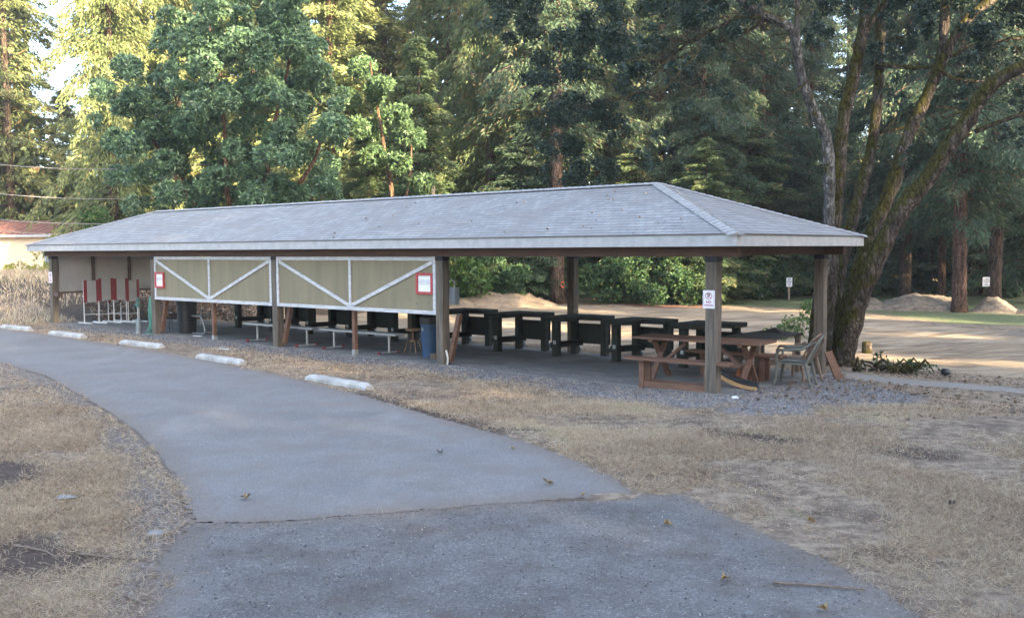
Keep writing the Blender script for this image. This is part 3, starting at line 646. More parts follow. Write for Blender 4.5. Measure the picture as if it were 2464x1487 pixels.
# resin lawn chairs
def chair(loc, rz, label, m):
    r = thing('lawn_chair', label, 'chair', loc, rz, 'resin lawn chairs')
    s = MB(); nx_, ny_ = 8, 8; th_ = .02
    g = [[(-.23+.46*i/nx_, -.24+.45*j/ny_, .40+.018*((2*i/nx_-1)**2)+.02*(1-j/ny_)) for i in range(nx_+1)] for j in range(ny_+1)]
    for dz in (0, -th_): s.v += [(a, b, c+dz) for row in g for a, b, c in row]
    o_ = (nx_+1)*(ny_+1)
    for j in range(ny_):
        for i in range(nx_): a = j*(nx_+1)+i; s.f += [(a, a+1, a+nx_+2, a+nx_+1), (a+o_, a+nx_+1+o_, a+nx_+2+o_, a+1+o_)]
    s.tube([(-.24, -.25, .405), (.24, -.25, .405)], .02, 8); s.tube([(-.24, -.25, .405), (-.22, .22, .39)], .018, 8); s.tube([(.24, -.25, .405), (.22, .22, .39)], .018, 8)
    s.build('seat', m, r)
    b = MB()
    def bp(u, w): return Vector((u*(.23-.04*w*w), .21+.20*w+.05*(1-u*u)*.6, .40+.44*w*(1-.10*u*u)))
    b.tube([bp(-1, 0), bp(-1, .5), bp(-1, .9), bp(-.6, 1.0), bp(0, 1.06), bp(.6, 1.0), bp(1, .9), bp(1, .5), bp(1, 0)], .019, 8)
    for u in (-.66, -.33, 0, .33, .66): b.bar(bp(u, .02), bp(u, 1.0), .055, .010, (0, 1, 0))
    b.bar(bp(-1, .12), bp(1, .12), .012, .06, (0, 0, 1)); b.build('backrest', m, r)
    for sx in (-1, 1):
        a = MB(); a.tube([(sx*.25, -.27, .40), (sx*.265, -.28, .55), (sx*.27, -.22, .63), (sx*.27, .0, .64), (sx*.255, .16, .655), (sx*.225, .29, .74)], [.022, .022, .026, .028, .024, .02], 8); a.build('arm', m, r)
        for y0, y1 in ((-.25, -.31), (.21, .31)):
            l = MB()
            for q0, q1 in (((sx*.245, y0, .42), (sx*.285, y1, 0)),): l.tube([q0, q1], [.034, .022], 6)
            l.build('leg', m, r)
    return r
def faceW(dirx, diry): return math.atan2(diry, dirx)+math.pi/2   # chair front is -Y
chair(L2W(.42, 2.22), TH-R(78), 'grey resin lawn chair with open arms standing clear at the shelter end', M['plchair'])
chair(L2W(.12, 3.05), TH-R(100), 'brown-stained resin lawn chair tucked behind the other at the black table', M['plchair2'])
# small orange stool
r = thing('step_stool', 'small orange-brown stool on the floor beside the broom', 'stool', S(-.40, 2.0), TH+.2)
MB().box((0, 0, .235), (.34, .22, .03)).build('top', M['beam'], r, bev=.004)
for x in (-.13, .13):
    for y in (-.07, .07): MB().bar((x*1.15, y*1.15, 0), (x*.8, y*.8, .22), .06, .03, (0, 1, 0)).build('leg', M['orange'], r)
# push broom head
g_ = G(1771, 936); r = thing('push_broom', 'push broom head with dark bristles and a yellow wooden block lying behind the nearest post', 'broom', (g_.x, g_.y, g_.z+.0), TH+.05)
arc = [(-.36+.72*k/14, 0, .035+.20*(1-k/14)**2.0) for k in range(15)]
bk = MB(); br_ = MB()
for (x, y, z_), (x2, y2, z2) in zip(arc, arc[1:]):
    bk.bar((x, -.03, z_), (x2, -.03, z2), .05, .05)
for (x, y, z_), (x2, y2, z2) in zip(arc, arc[1:]):
    br_.bar((x, .05, z_+.055), (x2, .05, z2+.055), .10, .10)
bk.build('block', M['yellowwood'], r); br_.build('bristles', M['blackpl'], r)
MB().bar((-.34, -.02, .22), (-.42, .05, .55), .03, .03).build('handle_stub', M['redwood'], r)
# leaning board at the back right post
g_ = G(2020, 914); q_ = Vector(at(1992, 846, g_.y+.12)); r = MB().bar((0, 0, 0), q_-g_, .16, .035, (.3, -1, .3)).build('leaning_board', M['redwood'], loc=g_); tag(r, 'short brown board leaning against the back right post', 'board')
# ------------------------------------------------------------------ bins, stool, electrical box, pipe
g_ = G(1033, 860); r = thing('recycling_bin', 'tall blue plastic bin with a black liner beside the post', 'bin', g_, TH)
MB().lathe([(.14, 0), (.148, .02), (.185, .74), (.197, .75), (.197, .80), (.18, .80), (.16, .3)], (0, 0, 0), 28).build('body', M['blue'], r, smooth=False)
MB().lathe([(.203, .73), (.206, .80), (.198, .86), (.13, .90), (.04, .885)], (0, 0, 0), 24).build('liner', M['blackpl'], r)
MB().add([(-.05, -.186, .58), (.02, -.188, .58), (.02, -.190, .65), (-.05, -.188, .65)], [(0, 1, 2, 3)]).build('emblem', M['greyplank'], r)
g_ = G(448, 803); r = thing('trash_barrel', 'large black plastic barrel with bag beside the hose post', 'bin', g_+Vector((0, .1, .02)), TH)
MB().lathe([(.23, 0), (.235, .03), (.25, .30), (.262, .31), (.262, .34), (.25, .35), (.262, .60), (.275, .61), (.275, .64), (.262, .65), (.27, .86), (.28, .88)], (0, 0, 0), 30).build('body', M['blackpl'], r)
rs = random.Random(4); MB().tube_raw([(.285, .78), (.295, .86), (.29, .93), (.24, .97), (.20, .93)], Vector((0, 0, 0)), 26).build('bag', M['blackpl'], r)
g_ = G(993, 853); r = thing('swivel_stool', 'rusty round stool with four splayed legs left of the blue bin', 'stool', g_+Vector((0, .1, .02)), .4)
MB().lathe([(.15, .50), (.165, .51), (.165, .54), (.14, .555)], (0, 0, 0), 22).build('seat', M['rust'], r)
MB().lathe([(.03, .28), (.02, .30), (.02, .50)], (0, 0, 0), 12).build('screw_column', M['rust'], r)
MB().lathe([(.07, .26), (.075, .275), (.07, .29)], (0, 0, 0), 16).build('hub', M['rust'], r)
for k in range(4):
    a = k*math.pi/2; l = MB(); l.tube([(math.cos(a)*q, math.sin(a)*q, z_) for q, z_ in ((.05, .275), (.11, .26), (.15, .20), (.185, .08), (.235, 0))], .0125, 8); l.build('leg', M['rust'], r)
g_ = L2W(BAYS[1]+PW/2+.055, .10); r = thing('electrical_box', 'grey steel box fixed to the rear of the post above the blue bin', 'box', (g_.x, g_.y, 1.22), TH)
MB().box((.02, .06, .17), (.15, .13, .34)).build('casing', M['greybox'], r, bev=.004)
MB().box((.02, -.012, .17), (.13, .012, .31)).build('door', M['greybox'], r, bev=.003)
MB().tube([(.02, .06, .34), (.02, .06, .45), (-.04, .02, .5)], .012, 8).build('conduit', M['galv'], r)
g_ = L2W(BAYS[1]+PW/2+.03, -.02); r = MB().tube([(0, 0, 0), (.012, 0, .08), (.02, 0, .14), (0, 0, .22), (-.03, 0, .3)], .02, 10).build('drain_pipe', M['pwhite'], loc=g_, rz=TH); tag(r, 'short bent white pipe at the foot of the post beside the blue bin', 'pipe')
g_ = G(1044, 866); r = MB().lathe([(.07, 0), (.08, .03), (.078, .12), (.07, .14), (.05, .14)], (0, 0, 0), 12).build('log_round', M['post'], loc=g_); tag(r, 'small dark log round at the foot of the blue bin', 'log')
# paper card on the middle back post, metal flashing
r = MB().box((0, 0, 0), (.15, .004, .20)).build('card_notice', M['rafter'], loc=LP(BAYS[1]-.02, WD-PW/2-.008, 1.30), rz=TH); tag(r, 'plain faded grey card pinned on the middle back post', 'notice')
# ------------------------------------------------------------------ long plank benches with red feet
def plank_bench(a, b, label):
    (x0, y0), (x1, y1) = a, b; p, q = S(x0, y0), S(x1, y1); c = (p+q)/2; d = q-p; L = d.length
    r = thing('plank_bench', label, 'bench', c, math.atan2(d.y, d.x), 'grey plank benches with red feet')
    sl = d.z/L
    MB().bar((-L/2, 0, .44-sl*L/2), (L/2, 0, .44+sl*L/2), .26, .045).build('seat', M['greyplank'], r, bev=.004)
    for s_ in (-.72, .72):
        x = s_*L/2; zf = sl*x
        MB().tube([(x, .02, zf+.42), (x, .02, zf+.03)], .028, 10).build('leg', M['galv'], r)
        ft = MB().tube([(x, -.26, zf+.03), (x, .26, zf+.03)], .024, 10).build('foot', M['galv'], r)
        MB().tube([(x, -.31, zf+.032), (x, -.25, zf+.032)], .034, 10).build('end_cap', M['redpl'], ft); MB().tube([(x, .25, zf+.032), (x, .31, zf+.032)], .034, 10).build('end_cap', M['redpl'], ft)
plank_bench((-13.15, .50), (-10.45, .50), 'grey plank bench behind the second post, the left one of the long pair')
plank_bench((-10.35, .62), (-7.85, .68), 'grey plank bench under the larger tan panel, the right one of the long pair')
# tube-framed chair
g_ = G(487, 806); r = thing('tube_frame_chair', 'chair with a curved cantilever tube leg and beige back beside the black barrel', 'chair', g_+Vector((0, .0, .02)), TH)
for y in (0, .36):
    f_ = MB(); f_.tube([(-.5, y, .015), (.02, y, .015), (.10, y, .04), (.13, y, .10), (.10, y, .2), (-.02, y, .45), (-.10, y, .47), (-.45, y, .47)], .018, 10); f_.build('frame', M['rust'] if False else M['galv'], r)
MB().box((-.28, .18, .49), (.52, .44, .025)).build('seat', M['greyplank'], r)
MB().box((.03, .18, .92), (.025, .42, .26)).build('backrest', M['yellowwood'], r)
for y in (.02, .34): MB().tube([(-.12, y, .25), (-.02, y, .8), (.02, y, 1.0)], .012, 8).build('back_tube', M['galv'], r)
g_ = G(405, 798); r = thing('folding_stool', 'small black metal stool seen between the post and the black barrel', 'stool', g_+Vector((0, .2, .02)), TH)
MB().box((0, 0, .46), (.34, .30, .03)).build('seat', M['blackpl'], r)
for x in (-.14, .14):
    for y in (-.12, .12): MB().tube([(x*1.2, y*1.2, 0), (x, y, .45)], .011, 8).build('leg', M['blackpl'], r)
MB().tube([(-.16, -.14, .10), (.16, -.14, .10)], .008, 6).build('rung', M['blackpl'], r)
for (px, py, w_, rz_, lb) in ((540, 868-20, .34, .15, 'white strip lying at the floor edge under the left tan panel prop'), (475, 823, .3, .1, 'white strip lying at the floor edge beneath the tube framed chair')):
    g_ = G(px, py-5 if px == 540 else py-12); r = MB().box((0, 0, .03), (w_, .07, .02)).build('white_batten', M['pwhite'], loc=g_, rz=TH+rz_); tag(r, lb, 'batten')
# ------------------------------------------------------------------ standpipe and hose
g_ = G(334, 803); r = thing('standpipe', 'water standpipe with a green valve in a grey sleeve beside the hose', 'standpipe', g_, TH)
MB().lathe([(.075, -.02), (.075, .38), (.06, .40)], (0, 0, 0), 16).build('sleeve', M['greybox'], r)
MB().tube([(0, 0, .38), (0, 0, .74)], .026, 10).build('riser', M['galv'], r)
v = MB(); v.lathe([(.045, .72), (.055, .74), (.05, .80), (.035, .82), (.03, .90), (.05, .92), (.05, .95), (.02, .96)]); v.tube([(0, 0, .78), (-.10, -.03, .79), (-.13, -.04, .73)], .022, 8); v.box((0, 0, .98), (.12, .02, .02)); v.build('valve', M['faucet'], r)
r = thing('garden_hose', 'green garden hose hanging in loops on the post beside the standpipe', 'hose', LP(BAYS[3]-PW/2-.10, -.03, 0), TH)
rs = random.Random(11)
MB().box((.05, 0, 1.06), (.10, .05, .05)).build('hook', M['galv'], r)
f0 = fl(BAYS[3], 0)
for k in range(7):
    lo = f0+rs.choice([.08, .14, .22, .3, .12, .05]); a = rs.uniform(-.03, .03); w_ = rs.uniform(.05, .11); y = rs.uniform(-.05, .05)
    pts_ = [(a, y, 1.09)]+[(a-w_*math.sin(math.pi*t)**.7*(1 if t < .99 else 0), y-.02*t, 1.09-(1.09-lo)*t) for t in (.15, .35, .6, .85)]+[(a-.02, y-.03, lo)]+[(a+w_*.8*math.sin(math.pi*t)**.7, y-.02, 1.09-(1.09-lo)*t) for t in (.85, .6, .35, .15)]+[(a, y, 1.09)]
    MB().tube(pts_, .013, 8).build('loop', M['hose'], r)
MB().tube([(0, -.05, f0+.3), (-.1, -.1, f0+.06), (-.02, -.2, f0+.025), (.15, -.2, f0+.02), (.2, -.1, f0+.02)], .013, 8).build('loose_end', M['hose'], r)
# ------------------------------------------------------------------ target stands
def target_stand(px, py, rz, label, w=.46, h=1.32, bh=.68):
    q_ = (px-1232)/FPX; l0 = -21.75 if py > 770 else -22.15; a0, b0_ = X0+l0*ex[0], Y0+l0*ex[1]; g_ = L2W(l0, (q_*b0_-a0)/(ey[0]-q_*ey[1])); r = thing('target_stand', label, 'target stand', (g_.x, g_.y, g_.z+.02), TH+math.pi/2+rz, 'red edged target stands under the end wall')
    for s_ in (-1, 1):
        MB().tube([(s_*w/2, 0, .02), (s_*w/2, 0, h)], .017, 8).build('upright', M['pwhite'], r)
        MB().tube([(s_*w/2, -.45, .02), (s_*w/2, .38, .02)], .019, 8).build('foot', M['pwhite'], r)
        MB().box((s_*w*.40, -.02, h-bh/2), (w*.24, .012, bh)).build('red_strip', M['redpl'], r)
    MB().tube([(-w/2, 0, .28), (w/2, 0, .28)], .012, 8).build('crossbar', M['pwhite'], r)
    MB().box((0, -.026, h-bh/2-.01), (w*.60, .008, bh*.98)).build('board', M['sheet'], r)
target_stand(219, 779, 0, 'front left target stand, nearest the timber corner post', .48, 1.34)
target_stand(254, 776, .05, 'second target stand from the left, with a pale blue-grey face', .50, 1.40)
target_stand(290, 773, -.05, 'third target stand from the left in the front row', .46, 1.40)
target_stand(318, 772, .05, 'farthest right target stand beside the standpipe', .44, 1.36)
target_stand(274, 768, .0, 'shorter target stand half hidden behind the second and third ones', .42, 1.12, .50)

# ------------------------------------------------------------------ field signs and stakes
g_ = G(1898, 724); dd = g_.y; r = thing('field_sign', 'small white lettered sign on a wooden post before the thicket', 'sign', g_, 0, 'white signs in the field')
MB().box((0, 0, .52), (.09, .06, 1.05)).build('post', M['woodpole'], r); p = MB().box((0, -.045, .95), (.30, .01, .46)).build('plate', M['paper'], r)
scribble([.4, .75, .8, .5, .7], .27, .40, M['ink'], p, -.053, 5, th=.5, dz=.95)
g_ = G(1457, 726); r = MB().bar((0, 0, -.1), (-.17, 0, 1.45), .05, .05).build('marker_stake', M['pwhite'], loc=g_); tag(r, 'thin white stake leaning in front of the thicket', 'stake')
g_ = G(1834, 722); r = MB().box((0, 0, .12), (.07, .07, .34)).build('marker_peg', M['pwhite'], loc=g_); tag(r, 'short white peg in the green strip left of the field sign', 'peg')
# ------------------------------------------------------------------ house far left
HD = 60.; ga = at(-260, 600, HD+2); gb = at(204, 600, HD)
hz = gz(gb.x, gb.y); hd = Vector((gb.x-ga.x, gb.y-ga.y, 0)); HL = hd.length; hr = math.atan2(hd.y, hd.x)
H = thing('house', 'sunlit cream house with a rusty red metal roof beyond the bank at far left', 'house', (gb.x, gb.y, hz-.3), hr)
ez = at(100, 565, HD).z-hz+.3; rz_ = at(100, 531, HD+3).z-hz+.3
MB().box((-HL/2, 3, ez/2), (HL, 6, ez)).build('wall', M['hwall'], H)
MB().add([(-HL-.4, -.45, ez-.02), (.4, -.45, ez-.02), (.4, 3, rz_), (-HL-.4, 3, rz_), (.4, 6.45, ez-.02), (-HL-.4, 6.45, ez-.02), (-HL-.4, -.45, ez-.10), (.4, -.45, ez-.10), (.4, 6.45, ez-.1), (-HL-.4, 6.45, ez-.1)], [(0, 1, 2, 3), (3, 2, 4, 5), (7, 6, 9, 8), (1, 7, 8, 4, 2), (0, 3, 5, 9, 6)]).build('roof', M['hroof'], H)
rf = H.children[-1]; sm_ = MB(); sl = Vector((0, 3.45, rz_-ez+.02))
k = -HL-.2
while k < .4: sm_.bar((k, -.45, ez+.0), (k, 3, rz_+.02), .03, .05); k += .42
sm_.build('seam_ribs', M['hroof'], rf)
MB().box((-HL/2, -.47, ez-.07), (HL+.8, .05, .16)).build('gutter', M['white'], H)
wx = HL and -(HL-(at(128, 600, HD).x-ga.x)); ww = 1.15
zt, zb_ = at(120, 582, HD).z-hz+.3, at(120, 636, HD).z-hz+.3
wnd = MB(); 
for s_ in (-1, 1): wnd.box((wx+s_*ww/2, -.03, (zt+zb_)/2), (.12, .08, zt-zb_+.12))
wnd.box((wx, -.03, zt), (ww-.12, .08, .12)); wnd.box((wx, -.03, zb_), (ww-.12, .08, .14)); wnd.box((wx, -.03, (zt+zb_)/2), (ww-.12, .06, .06))
wo = wnd.build('window', M['white'], H); MB().box((wx, -.01, (zt+zb_)/2), (ww-.1, .03, zt-zb_)).build('pane', M['glass'], wo)
f_ = thing('board_fence', 'weathered low board fence at the right end of the cream house', 'fence', at(148, 652, 52)+Vector((0, 0, -.25)), .15)
for k in range(10): MB().box((k*.16, 0, .5), (.145, .02, 1.0)).build('board', M['fence'], f_)
MB().box((.72, .03, .8), (1.6, .03, .07)).build('rail', M['fence'], f_)
# power lines
for i, (ya, yb, yl) in enumerate(((371, 383, 'uppermost of the pale overhead cables at upper left'), (440, 456, 'second pale overhead cable crossing the left conifers'), (504, 514, 'third pale overhead cable just above the house'), (532, 540, 'lowest overhead cable passing in front of the house roof'))):
    a, b = at(-300, ya-12, 36), at(560, yb+8, 40); pts_ = [a.lerp(b, k/16)-Vector((0, 0, .5*math.sin(math.pi*k/16))) for k in range(17)]
    r = MB().tube(pts_, .016, 6).build('power_line', M['wire']); tag(r, yl, 'cable', 'overhead cables at upper left')
g_ = at(1043, 520, 44); r = thing('utility_pole', 'thin weathered pole rising just behind the roof ridge', 'pole', (g_.x, g_.y, -.5))
MB().tube([(0, 0, 0), (0, 0, at(1043, 436, 44).z+.5)], [.13, .09], 10).build('shaft', M['woodpole'], r)
# small litter and debris on the road and lawn
dl = [(593, 1203, .09, 'deadleaf', 'curled dark dead leaf in the left lane of the road'), (1060, 1093, .08, 'darkleaf', 'dark dead leaf in the middle of the road'), (1318, 1168, .085, 'deadleaf', 'yellow-brown dead leaf near the pavement joint'), (1402, 1197, .05, 'deadleaf', 'tiny tan leaf lying on the pavement joint'), (1605, 1266, .08, 'deadleaf', 'pale leaf on the coarse asphalt near its right edge'), (1982, 1473, .075, 'deadleaf', 'brown leaf at the bottom of the coarse asphalt'), (1745, 1398, .07, 'deadleaf', 'tan leaf low on the coarse asphalt at right'), (1235, 1084, .05, 'deadleaf', 'pale green-yellow leaf near the right road edge'), (2292, 1219, .07, 'darkleaf', 'dark red cone lying in the dry grass at right'), (1950, 1260, .07, 'deadleaf', 'rust brown leaf standing in the dry grass at right')]
for i, (px, py, s_, mm, lb) in enumerate(dl):
    g_ = G(px, py); rs = random.Random(i+3); mb = MB(); n_ = 9
    for L_ in range(2):
        rim = []
        for k in range(n_):
            a = 2*math.pi*k/n_; q = s_*.62*(.7+.3*(k % 2))*rs.uniform(.7, 1.2); rim.append((q*math.cos(a), q*math.sin(a)*.8, rs.uniform(.0, s_*.7)+.006))
        if L_ == 0: base_ = rim
    vs = [(0, 0, .012)]+base_+[(x, y, z_+.004) for x, y, z_ in [(0, 0, .012)]+base_]
    m_ = n_+1; mb.add(vs, [(0, 1+k, 1+(k+1) % n_) for k in range(n_)]+[(m_, m_+1+(k+1) % n_, m_+1+k) for k in range(n_)])
    r = mb.build('dead_leaf', M[mm], loc=g_+Vector((0, 0, .01)), rz=i*1.3); tag(r, lb, 'leaf', 'dead leaves on the pavement and grass')
def pebble(loc, s, m, seed=0, nm='stone', sz=.6):
    rs = random.Random(seed); me = bpy.data.meshes.new(nm); import bmesh; bm = bmesh.new(); bmesh.ops.create_icosphere(bm, subdivisions=2, radius=s)
    for v in bm.verts: v.co *= rs.uniform(.85, 1.12); v.co.z *= sz
    bm.to_mesh(me); bm.free(); me.materials.append(m); o = bpy.data.objects.new(nm, me); C.collection.objects.link(o); o.location = loc; return o
tag(pebble(G(373, 1284)+Vector((0, 0, .0)), .075, M['stone'], 3, 'stone', .35), 'flat pale stone on the gravelly shoulder at left', 'stone')
tag(pebble(G(2275, 905)+Vector((0, 0, .08)), .095, M['blackpl'], 5, 'dark_lump', .8), 'round black lump beside the pale path at right', 'lump')
tag(pebble(G(1768, 957), .06, M['paper'], 6, 'crumpled_paper', .5), 'crumpled white paper on the gravel right of the nearest post', 'paper')
r = MB().add([(-.09, -.05, .02), (.1, -.04, .03), (.09, .05, .02), (-.08, .04, .04), (0, 0, .05)], [(0, 1, 4), (1, 2, 4), (2, 3, 4), (3, 0, 4), (0, 3, 2, 1)]).build('torn_paper', M['stone'], loc=G(160, 1202)); tag(r, 'torn pale paper scrap on the left lawn', 'paper')
for i, (pl, lb) in enumerate((([(30, 1318), (75, 1324), (110, 1332), (140, 1349)], 'thin bent twig on the left lawn, the farther one'), ([(190, 1338), (240, 1343), (300, 1350), (362, 1352)], 'long straight twig lying toward the left shoulder'), ([(300, 1440), (330, 1450), (352, 1462)], 'short twig near the bottom left of the lawn'), ([(1860, 1408), (1960, 1414), (2080, 1425)], 'thin twig along the right edge of the coarse asphalt'))):
    pw = [G(*p)+Vector((0, 0, .022)) for p in pl]; mb = MB(); mb.tube(pw, [.009, .008, .007, .004][:len(pw)], 6)
    mb.tube([pw[1], pw[1]+(pw[2]-pw[1])*.5+Vector((.03, .1, .02))], [.005, .002], 5)
    r = mb.build('twig', M['twig']); tag(r, lb, 'twig', 'fallen twigs')
# ------------------------------------------------------------------ conifers
def conifer_mesh(seed, H=26., RR=3.6, z0=3., nb=150, ns=95, hang=.5, sz=.31, dens=1.):
    rs = np.random.RandomState(seed); rr = random.Random(seed); Cs, As, Ls, Ws, Rn = [], [], [], [], []
    tr = MB(); prof = [(0, 1.), (.02, .8), (.3, .62), (.6, .38), (.85, .16), (1, .03)]
    wob = [(rr.uniform(-.1, .1), rr.uniform(-.1, .1)) for _ in prof]
    tr.tube([(w[0]*(k > 0), w[1]*(k > 0), H*p[0]) for k, (p, w) in enumerate(zip(prof, wob))], [.30*p[1]*H/26 for p in prof], 12)
    for i in range(nb):
        t = (i+rs.rand())/nb; t = t**.9; z = z0+(H-z0)*t
        L = RR*((1-t)**.7)*(.55+.6*rs.rand())*(1 if t > .12 else .6+3*t)+.25; az = rs.rand()*6.283; up = .05+.25*t; dr = .55*hang+.25*rs.rand()
        o = np.array([math.cos(az), math.sin(az), 0]); tg = np.array([-o[1], o[0], 0])
        f = lambda s: np.outer(s*L, o)+np.outer(z*np.ones_like(s)+L*(up*s-dr*s*s), [0, 0, 1])
        bs = f(np.array([0, .4, .75, 1.])); tr.tube([tuple(q) for q in bs], [.035+.008*L, .03, .018, .008], 4, cap=False)
        n = int(2.6*ns*dens*(.4+L/RR)); s = .06+.95*rs.rand(n)**.85; c = f(s)
        wd = (.34*L*(1.05-s)*1.2+.12)*rs.uniform(-1, 1, n); c += np.outer(wd, tg)
        drop = rs.rand(n)**1.6*hang*.9; c[:, 2] -= drop*(.5+.3*L/RR); c += rs.normal(size=c.shape)*.06
        a = np.outer(np.ones(n), o)*.7+np.outer(np.sign(wd)*.6, tg)+rs.normal(size=c.shape)*.35; a[:, 2] -= hang*(.5+1.6*rs.rand(n))
        Cs.append(c); As.append(a); Ls.append(sz*(.6+.8*rs.rand(n))); Ws.append(sz*.24*(.6+.8*rs.rand(n)))
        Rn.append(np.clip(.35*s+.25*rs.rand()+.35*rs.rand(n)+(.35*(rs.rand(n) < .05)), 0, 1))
    c, a, l, w, rn = [np.concatenate(q) for q in (Cs, As, Ls, Ws, Rn)]
    return tr, rhomb(c, a, l, w, rs, .8), rn
CON = {}
def conifer(kind, loc, h, label, m, bark='bark_fir', rz=0, cat='conifer', grp='conifers around the field', wide=1.):
    if kind not in CON:
        par = dict(weep=dict(seed=11, hang=1.0, RR=3.7, nb=150, ns=150, sz=.26), spiky=dict(seed=22, hang=.28, RR=3.5, nb=170, ns=90), tall=dict(seed=33, hang=.6, RR=3.9, z0=3.4, nb=170, ns=190, sz=.21),
                   full=dict(seed=44, hang=.5, RR=4.3, z0=1.2, nb=170, ns=110, sz=.29), young=dict(seed=55, hang=.35, RR=3.6, z0=.4, H=14., nb=120, ns=90, sz=.26), bare=dict(seed=66, hang=.7, RR=3.8, z0=6.5, nb=120, ns=170, sz=.23))[kind]
        tr, V, rn = conifer_mesh(**par); CON[kind] = (tr, V, rn, par.get('H', 26.), {}, [None])
    tr, V, rn, H0, cm, tm = CON[kind]; s = h/H0
    r = thing('conifer_tree', label, cat, loc, rz, grp, (s*wide, s*wide, s))
    key = bark
    if key not in cm:
        o = tr.build('trunk', M[bark], r, smooth=True); cm[key] = o.data
    else: o = bpy.data.objects.new('trunk', cm[key]); C.collection.objects.link(o); o.parent = r
    key = 'F'+m
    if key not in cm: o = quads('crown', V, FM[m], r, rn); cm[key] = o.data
    else: o = bpy.data.objects.new('crown', cm[key]); C.collection.objects.link(o); o.parent = r
    return r
def gat(px, depth):          # a ground point under picture column px at a distance
    p = at(px, 600, depth); return Vector((p.x, p.y, gz(p.x, p.y)-.1))
